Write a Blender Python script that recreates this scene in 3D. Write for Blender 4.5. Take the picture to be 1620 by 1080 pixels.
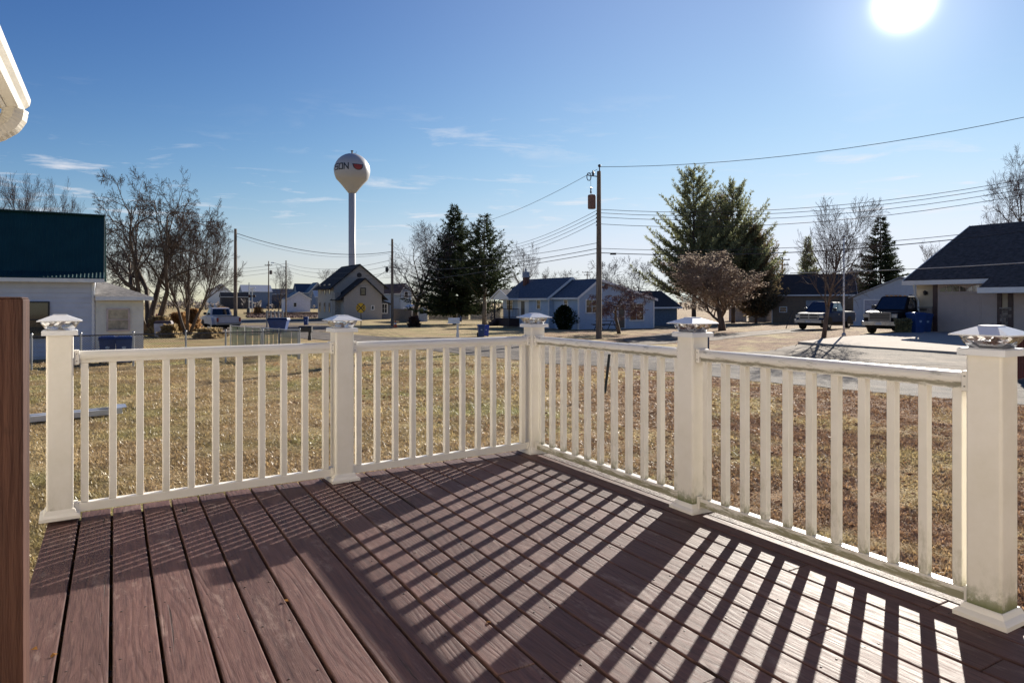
import bpy, bmesh, math, random
import numpy as np
from mathutils import Vector, Matrix
R = math.radians
random.seed(7)
scene = bpy.context.scene
for _o in list(bpy.data.objects): bpy.data.objects.remove(_o)
COL = scene.collection

# ------------------------------------------------------------------ camera
F, HX, HY, CAMZ = 1080.0, 810.0, 477.0, 2.0
cam = bpy.data.cameras.new('camera'); camo = bpy.data.objects.new('camera', cam); COL.objects.link(camo)
camo.location = (0, 0, CAMZ); camo.rotation_euler = (R(90), 0, 0)
cam.sensor_width = 36; cam.lens = 24; cam.shift_y = -(540-HY)/1620
cam.clip_start = 0.05; cam.clip_end = 3000
scene.camera = camo

# ------------------------------------------------------------------ light, sky, exposure
SUN_AZ, SUN_EL = 29.86, 20.8           # degrees clockwise from +Y, degrees above the horizon
sd = Vector((math.sin(R(SUN_AZ))*math.cos(R(SUN_EL)), math.cos(R(SUN_AZ))*math.cos(R(SUN_EL)), math.sin(R(SUN_EL))))
sl = bpy.data.lights.new('sun', 'SUN'); slo = bpy.data.objects.new('sun', sl); COL.objects.link(slo)
sl.energy = 5.0; sl.angle = R(0.45); sl.color = (1.0, 0.93, 0.82)
slo.rotation_euler = (-sd).to_track_quat('-Z', 'Y').to_euler()
scene.view_settings.view_transform = 'Standard'; scene.view_settings.look = 'None'
scene.view_settings.gamma = 1.0; scene.view_settings.exposure = 0.98
try: scene.view_settings.use_curve_mapping = False
except Exception: pass

world = bpy.data.worlds.new('World'); scene.world = world; world.use_nodes = True
wt = world.node_tree; wt.nodes.clear()
def wn(t, **k):
    n = wt.nodes.new(t)
    for a, b in k.items(): setattr(n, a, b)
    return n
WL = wt.links.new
sky = wn('ShaderNodeTexSky', sky_type='NISHITA', sun_disc=False, sun_elevation=R(SUN_EL), sun_rotation=R(SUN_AZ), altitude=200)
sky.air_density = 1.0; sky.dust_density = 0.0; sky.ozone_density = 3.0
wtc = wn('ShaderNodeTexCoord')
wmap = wn('ShaderNodeVectorMath', operation='NORMALIZE'); WL(wtc.outputs['Generated'], wmap.inputs[0])
dot = wn('ShaderNodeVectorMath', operation='DOT_PRODUCT'); WL(wmap.outputs[0], dot.inputs[0]); dot.inputs[1].default_value = sd
def wmath(op, a, b=None, c=None, clamp=False):
    n = wn('ShaderNodeMath', operation=op); n.use_clamp = clamp
    for i, v in enumerate((a, b, c)):
        if v is None: continue
        if isinstance(v, (int, float)): n.inputs[i].default_value = v
        else: WL(v, n.inputs[i])
    return n.outputs[0]
dp = wmath('MAXIMUM', dot.outputs['Value'], 0.0)
aur = wmath('ADD', wmath('MULTIPLY', wmath('POWER', dp, 5200.0), 40.0), wmath('MULTIPLY', wmath('POWER', dp, 260.0), 1.3))
aur = wmath('ADD', aur, wmath('MULTIPLY', wmath('POWER', dp, 6.0), 1.1))
# wispy clouds on a flat high layer
sep = wn('ShaderNodeSeparateXYZ'); WL(wmap.outputs[0], sep.inputs[0])
zc = wmath('MAXIMUM', sep.outputs['Z'], 0.03)
cx = wmath('DIVIDE', sep.outputs['X'], zc); cy = wmath('DIVIDE', sep.outputs['Y'], zc)
comb = wn('ShaderNodeCombineXYZ'); WL(cx, comb.inputs[0]); WL(wmath('MULTIPLY', cy, 1.25), comb.inputs[1])
cn1 = wn('ShaderNodeTexNoise'); cn1.inputs['Scale'].default_value = 1.35; cn1.inputs['Detail'].default_value = 7; cn1.inputs['Roughness'].default_value = 0.62; cn1.inputs['Distortion'].default_value = 0.5
cn2 = wn('ShaderNodeTexNoise'); cn2.inputs['Scale'].default_value = 0.35; cn2.inputs['Detail'].default_value = 2
WL(comb.outputs[0], cn1.inputs['Vector']); WL(comb.outputs[0], cn2.inputs['Vector'])
m1 = wn('ShaderNodeMapRange'); m1.inputs['From Min'].default_value = 0.54; m1.inputs['From Max'].default_value = 0.72; WL(cn1.outputs['Fac'], m1.inputs['Value'])
m2 = wn('ShaderNodeMapRange'); m2.inputs['From Min'].default_value = 0.40; m2.inputs['From Max'].default_value = 0.56; WL(cn2.outputs['Fac'], m2.inputs['Value'])
m3 = wn('ShaderNodeMapRange'); m3.inputs['From Min'].default_value = 0.29; m3.inputs['From Max'].default_value = 0.19; WL(sep.outputs['Z'], m3.inputs['Value'])
m4 = wn('ShaderNodeMapRange'); m4.inputs['From Min'].default_value = 0.055; m4.inputs['From Max'].default_value = 0.12; WL(sep.outputs['Z'], m4.inputs['Value'])
cf = wmath('MULTIPLY', wmath('MULTIPLY', wmath('MULTIPLY', m1.outputs[0], m2.outputs[0]), m3.outputs[0], clamp=True), m4.outputs[0], clamp=True)
# clear winter air: deeper blue overhead and a softer horizon than the raw model, one curve for the whole sky
ssep = wn('ShaderNodeSeparateColor'); WL(sky.outputs[0], ssep.inputs[0])
scmb = wn('ShaderNodeCombineColor')
for i_, (a_, p_, k_) in enumerate(((0.215, 1.72, 3.7), (0.240, 1.5, 4.05), (0.435, 1.15, 5.2))):
    x_ = wmath('MULTIPLY', wmath('POWER', ssep.outputs[i_], p_), a_)
    WL(wmath('DIVIDE', x_, wmath('POWER', wmath('ADD', wmath('POWER', wmath('DIVIDE', x_, k_), 3.0), 1.0), 1/3)), scmb.inputs[i_])
glow = wn('ShaderNodeVectorMath', operation='SCALE'); glow.inputs[0].default_value = (1.0, 0.97, 0.92); WL(aur, glow.inputs['Scale'])
addg = wn('ShaderNodeVectorMath', operation='ADD'); WL(scmb.outputs[0], addg.inputs[0]); WL(glow.outputs[0], addg.inputs[1])
cmix = wn('ShaderNodeMix', data_type='RGBA'); WL(wmath('MULTIPLY', cf, 0.75), cmix.inputs[0]); WL(addg.outputs[0], cmix.inputs[6]); cmix.inputs[7].default_value = (4.6, 4.55, 4.7, 1)
bg = wn('ShaderNodeBackground'); WL(cmix.outputs[2], bg.inputs['Color']); bg.inputs['Strength'].default_value = 0.10
wo = wn('ShaderNodeOutputWorld'); WL(bg.outputs[0], wo.inputs[0])

# ------------------------------------------------------------------ geometry of the place
AZ = R(30.26)
U = Vector((-math.sin(AZ), math.cos(AZ), 0)); V = Vector((math.cos(AZ), math.sin(AZ), 0))
def sm(x, a, b):
    t = min(1, max(0, (x-a)/(b-a))); return t*t*(3-2*t)
def g(X, Y):
    z = 0.42*sm(X, 6, 20)*sm(Y, 18, 32)*(1-sm(Y, 40, 60))
    t = min(1, max(0, (Y-33)/60)); return z-0.9*(t*t*(3-2*t)*0.5+t*0.5)
def P(px, py, Y): return Vector(((px-HX)/F*Y, Y, CAMZ-(py-HY)/F*Y))
def zat(py, Y): return CAMZ-(py-HY)/F*Y
def xat(px, Y): return (px-HX)/F*Y
def hit(px, py):
    Y = 2160/(py-HY)
    for _ in range(60):
        Y = 0.5*Y+0.5*(CAMZ-g((px-HX)/F*Y, Y))*F/(py-HY)
    X = (px-HX)/F*Y
    return Vector((X, Y, g(X, Y)))
def proj(p): return HX+p[0]/p[1]*F, HY+(CAMZ-p[2])/p[1]*F
def lenD(O, D, px):
    k = (px-HX)/F
    return (k*O.y-O.x)/(D.x-k*D.y)

# ------------------------------------------------------------------ helpers
def tag(o, label=None, cat=None, group=None, kind=None):
    if label: o['label'] = label
    if cat: o['category'] = cat
    if group: o['group'] = group
    if kind: o['kind'] = kind
    return o
def empty(name, loc, rz=0, label=None, cat=None, group=None):
    o = bpy.data.objects.new(name, None); COL.objects.link(o); o.location = loc; o.rotation_euler = (0, 0, rz)
    o.empty_display_size = 0.3
    return tag(o, label, cat, group)
class MB:
    def __init__(s): s.v = []; s.f = []; s.m = []; s.mi = 0
    def add(s, vs, fs):
        n = len(s.v); s.v += [tuple(p) for p in vs]; s.f += [tuple(i+n for i in f) for f in fs]; s.m += [s.mi]*len(fs); return s
    def box(s, x0, x1, y0, y1, z0, z1):
        return s.add([(x0,y0,z0),(x1,y0,z0),(x1,y1,z0),(x0,y1,z0),(x0,y0,z1),(x1,y0,z1),(x1,y1,z1),(x0,y1,z1)],
            [(0,3,2,1),(4,5,6,7),(0,1,5,4),(1,2,6,5),(2,3,7,6),(3,0,4,7)])
    def frus(s, cx, cy, a0, b0, z0, a1, b1, z1):       # frustum, half sizes
        return s.add([(cx-a0,cy-b0,z0),(cx+a0,cy-b0,z0),(cx+a0,cy+b0,z0),(cx-a0,cy+b0,z0),(cx-a1,cy-b1,z1),(cx+a1,cy-b1,z1),(cx+a1,cy+b1,z1),(cx-a1,cy+b1,z1)],
            [(0,3,2,1),(4,5,6,7),(0,1,5,4),(1,2,6,5),(2,3,7,6),(3,0,4,7)])
    def tube(s, pts, rad, n=6, cap=True):
        pts = [Vector(p) for p in pts]; k = len(pts); base = len(s.v)
        if not isinstance(rad, (list, tuple)): rad = [rad]*k
        ref = None
        for i in range(k):
            d = (pts[min(i+1, k-1)]-pts[max(i-1, 0)])
            if d.length < 1e-9: d = Vector((0, 0, 1))
            d.normalize()
            if ref is None:
                ref = Vector((1, 0, 0)) if abs(d.x) < 0.8 else Vector((0, 1, 0))
            a = (ref-d*ref.dot(d)).normalized(); b = d.cross(a); ref = a
            for j in range(n):
                t = 2*math.pi*j/n; q = pts[i]+a*(rad[i]*math.cos(t))+b*(rad[i]*math.sin(t)); s.v.append((q.x, q.y, q.z))
        for i in range(k-1):
            for j in range(n):
                j2 = (j+1) % n
                s.f.append((base+i*n+j, base+i*n+j2, base+(i+1)*n+j2, base+(i+1)*n+j)); s.m.append(s.mi)
        if cap and n > 3:
            s.f.append(tuple(base+j for j in range(n-1, -1, -1))); s.f.append(tuple(base+(k-1)*n+j for j in range(n))); s.m += [s.mi]*2
        return s
    def prism(s, prof, a, b, axis='y'):                 # closed 2-D profile extruded from a to b
        n = len(prof)
        def mk(p, t):
            return {'y': (p[0], t, p[1]), 'x': (t, p[0], p[1]), 'z': (p[0], p[1], t)}[axis]
        vs = [mk(p, a) for p in prof]+[mk(p, b) for p in prof]
        fs = [tuple(range(n)), tuple(range(2*n-1, n-1, -1))]+[(i, n+i, n+(i+1) % n, (i+1) % n) for i in range(n)]
        return s.add(vs, fs)
    def lathe(s, prof, n=16, c=(0, 0, 0)):
        base = len(s.v); k = len(prof)
        for r, z in prof:
            for j in range(n):
                t = 2*math.pi*j/n; s.v.append((c[0]+r*math.cos(t), c[1]+r*math.sin(t), c[2]+z))
        for i in range(k-1):
            for j in range(n):
                j2 = (j+1) % n; s.f.append((base+i*n+j, base+i*n+j2, base+(i+1)*n+j2, base+(i+1)*n+j)); s.m.append(s.mi)
        s.f.append(tuple(base+j for j in range(n-1, -1, -1))); s.f.append(tuple(base+(k-1)*n+j for j in range(n))); s.m += [s.mi]*2
        return s
    def ball(s, c, r, rz=None, n=10, k=6):
        rz = rz or r
        return s.lathe([(max(0.001, r*math.cos(R(a))), rz*math.sin(R(a))) for a in [(-90+180*i/k) for i in range(k+1)]], n, c)
    def mesh(s, name, mats, smooth=False, fix=True):
        me = bpy.data.meshes.new(name); me.from_pydata(s.v, [], s.f)
        for m in (mats if isinstance(mats, (list, tuple)) else [mats]): me.materials.append(m)
        if any(s.m): me.polygons.foreach_set('material_index', s.m)
        if fix and len(s.f) < 20000:
            bm = bmesh.new(); bm.from_mesh(me); bmesh.ops.recalc_face_normals(bm, faces=bm.faces); bm.to_mesh(me); bm.free()
        if smooth: me.polygons.foreach_set('use_smooth', [True]*len(me.polygons))
        me.update(); return me
    def build(s, name, mats, parent=None, loc=None, rz=0, smooth=False, bevel=0, fix=True):
        me = s.mesh(name, mats, smooth, fix)
        o = bpy.data.objects.new(name, me); COL.objects.link(o)
        if parent: o.parent = parent
        if loc is not None: o.location = loc
        o.rotation_euler = (0, 0, rz)
        if bevel:
            b = o.modifiers.new('bevel', 'BEVEL'); b.width = bevel; b.segments = 2; b.limit_method = 'ANGLE'; b.angle_limit = R(50)
        return o
def part(name, me, parent, loc=(0, 0, 0), rz=0, label=None):
    o = bpy.data.objects.new(name, me); COL.objects.link(o); o.parent = parent; o.location = loc; o.rotation_euler = (0, 0, rz)
    if label: o['label'] = label
    return o
def copy_tree(o, parent=None):
    c = o.copy(); COL.objects.link(c); c.parent = parent
    for ch in list(o.children): copy_tree(ch, c)
    return c

# ------------------------------------------------------------------ materials
_M = {}
def M(name, col, rough=0.6, var=0.15, scale=4.0, bump=0.0, bscale=30.0, metal=0.0, spec=0.5, col2=None, stretch=(1, 1, 1), dirt=0.0, dirtcol=(0.05, 0.05, 0.03), dscale=9.0, dthr=0.58, obrand=0.0):
    if name in _M: return _M[name]
    m = bpy.data.materials.new(name); m.use_nodes = True; t = m.node_tree; N = t.nodes; L = t.links.new; b = N['Principled BSDF']; _M[name] = m
    b.inputs['Roughness'].default_value = rough; b.inputs['Metallic'].default_value = metal; b.inputs['Specular IOR Level'].default_value = spec
    tc = N.new('ShaderNodeTexCoord'); mp = N.new('ShaderNodeMapping'); mp.inputs['Scale'].default_value = stretch; L(tc.outputs['Object'], mp.inputs['Vector'])
    no = N.new('ShaderNodeTexNoise'); no.inputs['Scale'].default_value = scale; no.inputs['Detail'].default_value = 5; no.inputs['Roughness'].default_value = 0.6; L(mp.outputs[0], no.inputs['Vector'])
    c2 = col2 or tuple(c*(1-2*var) for c in col); c1 = col if col2 else tuple(min(1, c*(1+var)) for c in col)
    r = N.new('ShaderNodeValToRGB'); r.color_ramp.elements[0].position = 0.3; r.color_ramp.elements[1].position = 0.7
    r.color_ramp.elements[0].color = (*c2, 1); r.color_ramp.elements[1].color = (*c1, 1); L(no.outputs['Fac'], r.inputs[0])
    out = r.outputs[0]
    if dirt:
        n2 = N.new('ShaderNodeTexNoise'); n2.inputs['Scale'].default_value = dscale; n2.inputs['Detail'].default_value = 6; n2.inputs['Roughness'].default_value = 0.7; L(tc.outputs['Object'], n2.inputs['Vector'])
        mr = N.new('ShaderNodeMapRange'); mr.inputs['From Min'].default_value = dthr; mr.inputs['From Max'].default_value = dthr+0.14; mr.inputs['To Max'].default_value = dirt; L(n2.outputs['Fac'], mr.inputs['Value'])
        mx = N.new('ShaderNodeMix'); mx.data_type = 'RGBA'; L(mr.outputs[0], mx.inputs[0]); L(out, mx.inputs[6]); mx.inputs[7].default_value = (*dirtcol, 1); out = mx.outputs[2]
    if obrand:
        oi = N.new('ShaderNodeObjectInfo'); mr2 = N.new('ShaderNodeMapRange'); mr2.inputs['To Min'].default_value = 1-obrand; mr2.inputs['To Max'].default_value = 1+obrand; L(oi.outputs['Random'], mr2.inputs['Value'])
        sc = N.new('ShaderNodeVectorMath'); sc.operation = 'SCALE'; L(out, sc.inputs[0]); L(mr2.outputs[0], sc.inputs['Scale']); out = sc.outputs[0]
    L(out, b.inputs['Base Color'])
    if bump:
        n3 = N.new('ShaderNodeTexNoise'); n3.inputs['Scale'].default_value = bscale; n3.inputs['Detail'].default_value = 4; L(mp.outputs[0], n3.inputs['Vector'])
        bp = N.new('ShaderNodeBump'); bp.inputs['Strength'].default_value = bump; bp.inputs['Distance'].default_value = 0.02; L(n3.outputs['Fac'], bp.inputs['Height']); L(bp.outputs[0], b.inputs['Normal'])
    return m
def glass(name, col=(0.02, 0.025, 0.03), rough=0.05):
    m = M(name, col, rough, 0.1, spec=0.9); return m
def foliage(name, col, col2, trans=0.35, vscale=0.9):
    if name in _M: return _M[name]
    m = bpy.data.materials.new(name); m.use_nodes = True; t = m.node_tree; N = t.nodes; L = t.links.new; N.remove(N['Principled BSDF']); _M[name] = m
    ge = N.new('ShaderNodeNewGeometry'); tc = N.new('ShaderNodeTexCoord'); no = N.new('ShaderNodeTexNoise'); no.inputs['Scale'].default_value = vscale; no.inputs['Detail'].default_value = 3; L(tc.outputs['Object'], no.inputs['Vector'])
    ad = N.new('ShaderNodeMath'); ad.operation = 'MULTIPLY_ADD'; L(ge.outputs['Random Per Island'], ad.inputs[0]); ad.inputs[1].default_value = 0.6; L(no.outputs['Fac'], ad.inputs[2])
    r = N.new('ShaderNodeValToRGB'); r.color_ramp.elements[0].position = 0.45; r.color_ramp.elements[1].position = 1.05; r.color_ramp.elements[0].color = (*col2, 1); r.color_ramp.elements[1].color = (*col, 1); L(ad.outputs[0], r.inputs[0])
    d = N.new('ShaderNodeBsdfDiffuse'); tr = N.new('ShaderNodeBsdfTranslucent'); mx = N.new('ShaderNodeMixShader'); mx.inputs[0].default_value = trans
    L(r.outputs[0], d.inputs[0]); L(r.outputs[0], tr.inputs[0]); L(d.outputs[0], mx.inputs[1]); L(tr.outputs[0], mx.inputs[2]); L(mx.outputs[0], N['Material Output'].inputs[0])
    return m

vinyl = M('white_vinyl', (0.81, 0.77, 0.695), 0.35, 0.02, 3, bump=0.02, dirt=0.10, dirtcol=(0.45, 0.42, 0.33), dscale=6)
def stained(name, bands, base=(0.81, 0.77, 0.695), base2=(0.75, 0.71, 0.62)):
    """vinyl with algae and grime growing in bands of the piece's own height: (z0, z1, strength, noise scale, colour, face)"""
    m = bpy.data.materials.new(name); m.use_nodes = True; t = m.node_tree; N = t.nodes; L = t.links.new; b = N['Principled BSDF']; b.inputs['Roughness'].default_value = 0.38; _M[name] = m
    tc = N.new('ShaderNodeTexCoord'); sp = N.new('ShaderNodeSeparateXYZ'); L(tc.outputs['Object'], sp.inputs[0]); oi = N.new('ShaderNodeObjectInfo')
    ad = N.new('ShaderNodeVectorMath'); ad.operation = 'MULTIPLY_ADD'; L(oi.outputs['Random'], ad.inputs[0]); ad.inputs[1].default_value = (31, 17, 23); L(tc.outputs['Object'], ad.inputs[2])
    def mr(x, a, c, e=0.0, f=1.0):
        n = N.new('ShaderNodeMapRange'); n.inputs[1].default_value = a; n.inputs[2].default_value = c; n.inputs[3].default_value = e; n.inputs[4].default_value = f; L(x, n.inputs[0]); return n.outputs[0]
    def mul(a, c):
        n = N.new('ShaderNodeMath'); n.operation = 'MULTIPLY'; L(a, n.inputs[0]); (L(c, n.inputs[1]) if not isinstance(c, float) else setattr(n.inputs[1], 'default_value', c)); return n.outputs[0]
    def mix(f, a, c):
        n = N.new('ShaderNodeMix'); n.data_type = 'RGBA'; L(f, n.inputs[0])
        for s, i in ((a, 6), (c, 7)):
            if isinstance(s, tuple): n.inputs[i].default_value = (*s, 1)
            else: L(s, n.inputs[i])
        return n.outputs[2]
    def nz(s, st=(1, 1, 1)):
        mp = N.new('ShaderNodeMapping'); mp.inputs['Scale'].default_value = st; L(ad.outputs[0], mp.inputs[0]); n = N.new('ShaderNodeTexNoise'); n.inputs['Scale'].default_value = s; n.inputs['Detail'].default_value = 7; n.inputs['Roughness'].default_value = 0.72; L(mp.outputs[0], n.inputs['Vector']); return n.outputs['Fac']
    c = mix(mr(nz(4), .4, .65), base, base2)
    for z0, z1, st, sc, col, spread, stx in bands:
        # strength fades from z0 (full) to z1 (none); the noise threshold rises with the fade, so the patch has a ragged edge
        fade = mr(sp.outputs['Z'], z0, z1, 1.0, 0.0); n = nz(sc, stx)
        s_ = N.new('ShaderNodeMath'); s_.operation = 'MULTIPLY_ADD'; L(fade, s_.inputs[0]); s_.inputs[1].default_value = spread; L(n, s_.inputs[2])
        c = mix(mul(mul(mr(s_.outputs[0], .62, .80), st), fade), c, col)
    L(c, b.inputs['Base Color']); return m
vinyl_alg = stained('vinyl_grimy_post', [(0.05, 0.30, 0.55, 9, (0.33, 0.32, 0.20), .22, (1, 1, .5)), (0.04, 0.15, 1.0, 26, (0.09, 0.115, 0.012), .46, (1, 1, 1))])
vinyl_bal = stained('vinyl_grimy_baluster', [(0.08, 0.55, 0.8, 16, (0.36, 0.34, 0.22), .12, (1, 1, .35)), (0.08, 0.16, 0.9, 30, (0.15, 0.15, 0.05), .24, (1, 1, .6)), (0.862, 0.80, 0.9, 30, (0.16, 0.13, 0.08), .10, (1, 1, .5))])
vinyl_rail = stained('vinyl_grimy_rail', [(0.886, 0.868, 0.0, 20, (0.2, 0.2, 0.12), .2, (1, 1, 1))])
def rail_mat(name, zmid, half, col, thr):
    m = stained(name, []); t = m.node_tree; N = t.nodes; L = t.links.new; b = N['Principled BSDF']; src = b.inputs['Base Color'].links[0].from_socket
    tc = N.new('ShaderNodeTexCoord'); sp = N.new('ShaderNodeSeparateXYZ'); L(tc.outputs['Object'], sp.inputs[0])
    a = N.new('ShaderNodeMath'); a.operation = 'SUBTRACT'; L(sp.outputs['Z'], a.inputs[0]); a.inputs[1].default_value = zmid
    a2 = N.new('ShaderNodeMath'); a2.operation = 'ABSOLUTE'; L(a.outputs[0], a2.inputs[0])
    r = N.new('ShaderNodeMapRange'); r.inputs[1].default_value = half; r.inputs[2].default_value = 0; L(a2.outputs[0], r.inputs[0])
    mp = N.new('ShaderNodeMapping'); mp.inputs['Scale'].default_value = (.35, 1, 2); L(tc.outputs['Object'], mp.inputs[0]); n = N.new('ShaderNodeTexNoise'); n.inputs['Scale'].default_value = 26; n.inputs['Detail'].default_value = 8; n.inputs['Roughness'].default_value = .78; L(mp.outputs[0], n.inputs['Vector'])
    s_ = N.new('ShaderNodeMath'); s_.operation = 'MULTIPLY_ADD'; L(r.outputs[0], s_.inputs[0]); s_.inputs[1].default_value = .26; L(n.outputs['Fac'], s_.inputs[2])
    q = N.new('ShaderNodeMapRange'); q.inputs[1].default_value = thr; q.inputs[2].default_value = thr+.14; q.inputs[4].default_value = .85; L(s_.outputs[0], q.inputs[0])
    x = N.new('ShaderNodeMix'); x.data_type = 'RGBA'; L(q.outputs[0], x.inputs[0]); L(src, x.inputs[6]); x.inputs[7].default_value = (*col, 1); L(x.outputs[2], b.inputs['Base Color']); return m
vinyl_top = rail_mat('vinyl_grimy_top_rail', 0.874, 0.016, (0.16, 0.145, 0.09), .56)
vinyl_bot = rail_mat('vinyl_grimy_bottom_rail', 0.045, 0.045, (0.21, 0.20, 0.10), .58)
vinyl_post = stained('vinyl_lightly_marked_post', [(0.05, 0.5, 0.45, 5, (0.50, 0.46, 0.36), .16, (1, 1, .3)), (0.03, 0.09, 0.8, 30, (0.22, 0.20, 0.13), .22, (1, 1, 1))])
vinyl_top_clean = rail_mat('vinyl_scuffed_top_rail', 0.882, 0.008, (0.36, 0.30, 0.28), .78)
white = M('white_paint', (0.78, 0.78, 0.76), 0.5, 0.04)
trim = M('white_trim', (0.75, 0.75, 0.74), 0.5, 0.05)
blackm = M('black_paint', (0.015, 0.015, 0.017), 0.5, 0.1)
steel = M('galvanised_steel', (0.42, 0.43, 0.44), 0.4, 0.1, metal=0.7)
chrome = M('chrome', (0.22, 0.22, 0.24), 0.3, 0.02, metal=1.0)
rubber = M('tyre_rubber', (0.012, 0.012, 0.012), 0.85, 0.1)
pane = glass('window_glass')
polewood = M('weathered_pole_wood', (0.20, 0.15, 0.11), 0.85, 0.25, 3, bump=0.4, bscale=20, stretch=(6, 6, 0.4))
cable = M('cable_black', (0.03, 0.03, 0.035), 0.5, 0.1)
binblue = M('blue_bin_plastic', (0.012, 0.05, 0.19), 0.45, 0.12)
bark = M('grey_brown_bark', (0.115, 0.085, 0.065), 0.9, 0.3, 6, bump=0.5, bscale=18, stretch=(1, 1, 0.3))
bark_red = M('reddish_bark', (0.13, 0.08, 0.06), 0.9, 0.3, 6)

# ------------------------------------------------------------------ the ground
def ground_color(t, N, L):
    tc = N.new('ShaderNodeTexCoord'); pos = tc.outputs['Object']
    def noise(s, d=4, r=0.6, v=None, seed=0):
        n = N.new('ShaderNodeTexNoise'); n.inputs['Scale'].default_value = s; n.inputs['Detail'].default_value = d; n.inputs['Roughness'].default_value = r
        mp = N.new('ShaderNodeMapping'); mp.inputs['Location'].default_value = (seed, seed*1.7, 0); L(pos, mp.inputs[0]); L(mp.outputs[0], n.inputs['Vector']); return n.outputs['Fac']
    def mr(x, a, b, c=0.0, d=1.0):
        n = N.new('ShaderNodeMapRange'); n.inputs[1].default_value = a; n.inputs[2].default_value = b; n.inputs[3].default_value = c; n.inputs[4].default_value = d; L(x, n.inputs[0]); return n.outputs[0]
    def mix(f, a, b):
        n = N.new('ShaderNodeMix'); n.data_type = 'RGBA'
        if isinstance(f, float): n.inputs[0].default_value = f
        else: L(f, n.inputs[0])
        for s, i in ((a, 6), (b, 7)):
            if isinstance(s, tuple): n.inputs[i].default_value = (*s, 1)
            else: L(s, n.inputs[i])
        return n.outputs[2]
    def mul(a, b):
        n = N.new('ShaderNodeMath'); n.operation = 'MULTIPLY'; L(a, n.inputs[0]); L(b, n.inputs[1]); return n.outputs[0]
    sp = N.new('ShaderNodeSeparateXYZ'); L(pos, sp.inputs[0])
    straw = mix(mr(noise(1.1, 5), 0.35, 0.65), (0.42, 0.315, 0.15), (0.56, 0.43, 0.22))
    green = mix(mr(noise(6.0, 3, seed=9), 0.4, 0.6), (0.21, 0.235, 0.065), (0.33, 0.335, 0.11))
    gf = mul(mr(noise(0.32, 5, seed=3), 0.46, 0.68, 0.0, 0.85), mr(sp.outputs['X'], 6.0, 1.5, 0.25, 1.0))
    c = mix(gf, straw, green)
    brown = mix(mr(noise(3.0, 4, seed=5), 0.4, 0.62), (0.20, 0.11, 0.06), (0.42, 0.265, 0.15))
    bf = mul(mr(noise(0.45, 6, seed=14), 0.41, 0.51), mr(sp.outputs['X'], -1.0, 3.5, 0.40, 1.0))
    c = mix(bf, c, brown)
    return c, noise, mr, mix, pos
def make_ground_mat():
    m = bpy.data.materials.new('winter_lawn_soil'); m.use_nodes = True; t = m.node_tree; N = t.nodes; L = t.links.new; b = N['Principled BSDF']
    c, noise, mr, mix, pos = ground_color(t, N, L)
    dark = mr(noise(22, 5, 0.75, seed=2), 0.36, 0.6, 0.62, 1.08)
    sc = N.new('ShaderNodeVectorMath'); sc.operation = 'SCALE'; L(c, sc.inputs[0]); L(dark, sc.inputs['Scale'])
    L(sc.outputs[0], b.inputs['Base Color']); b.inputs['Roughness'].default_value = 0.95; b.inputs['Specular IOR Level'].default_value = 0.15
    bp = N.new('ShaderNodeBump'); bp.inputs['Strength'].default_value = 0.9; bp.inputs['Distance'].default_value = 0.06; L(noise(16, 6, 0.75, seed=21), bp.inputs['Height']); L(bp.outputs[0], b.inputs['Normal'])
    return m
def make_blade_mat():
    m = bpy.data.materials.new('dry_grass_blades'); m.use_nodes = True; t = m.node_tree; N = t.nodes; L = t.links.new; N.remove(N['Principled BSDF'])
    c, noise, mr, mix, pos = ground_color(t, N, L)
    ge = N.new('ShaderNodeNewGeometry')
    k = mr(ge.outputs['Random Per Island'], 0, 1, 0.55, 1.6)
    sc = N.new('ShaderNodeVectorMath'); sc.operation = 'SCALE'; L(c, sc.inputs[0]); L(k, sc.inputs['Scale'])
    d = N.new('ShaderNodeBsdfDiffuse'); tr = N.new('ShaderNodeBsdfTranslucent'); mx = N.new('ShaderNodeMixShader'); mx.inputs[0].default_value = 0.4
    gl = N.new('ShaderNodeBsdfGlossy'); gl.inputs['Roughness'].default_value = 0.45; gl.inputs['Color'].default_value = (0.8, 0.8, 0.8, 1); mx2 = N.new('ShaderNodeMixShader'); mx2.inputs[0].default_value = 0.07
    L(sc.outputs[0], d.inputs[0]); L(sc.outputs[0], tr.inputs[0]); L(d.outputs[0], mx.inputs[1]); L(tr.outputs[0], mx.inputs[2]); L(mx.outputs[0], mx2.inputs[1]); L(gl.outputs[0], mx2.inputs[2]); L(mx2.outputs[0], N['Material Output'].inputs[0])
    return m
def axis(brk):
    out = []
    for a, b, s in brk:
        n = max(1, int((b-a)/s)); out += [a+(b-a)*i/n for i in range(n)]
    out.append(brk[-1][1]); return out
xs = axis([(-1600, -200, 100), (-200, -50, 10), (-50, 50, 1.0), (50, 200, 10), (200, 1600, 100)])
ys = axis([(-60, 0, 6), (0, 100, 1.0), (100, 300, 10), (300, 2600, 100)])
gm = MB()
for y in ys:
    for x in xs: gm.v.append((x, y, g(x, y)))
nx = len(xs)
for j in range(len(ys)-1):
    for i in range(nx-1): gm.f.append((j*nx+i, j*nx+i+1, (j+1)*nx+i+1, (j+1)*nx+i)); gm.m.append(0)
tag(gm.build('ground', make_ground_mat(), smooth=True, fix=False), kind='structure')

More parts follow.
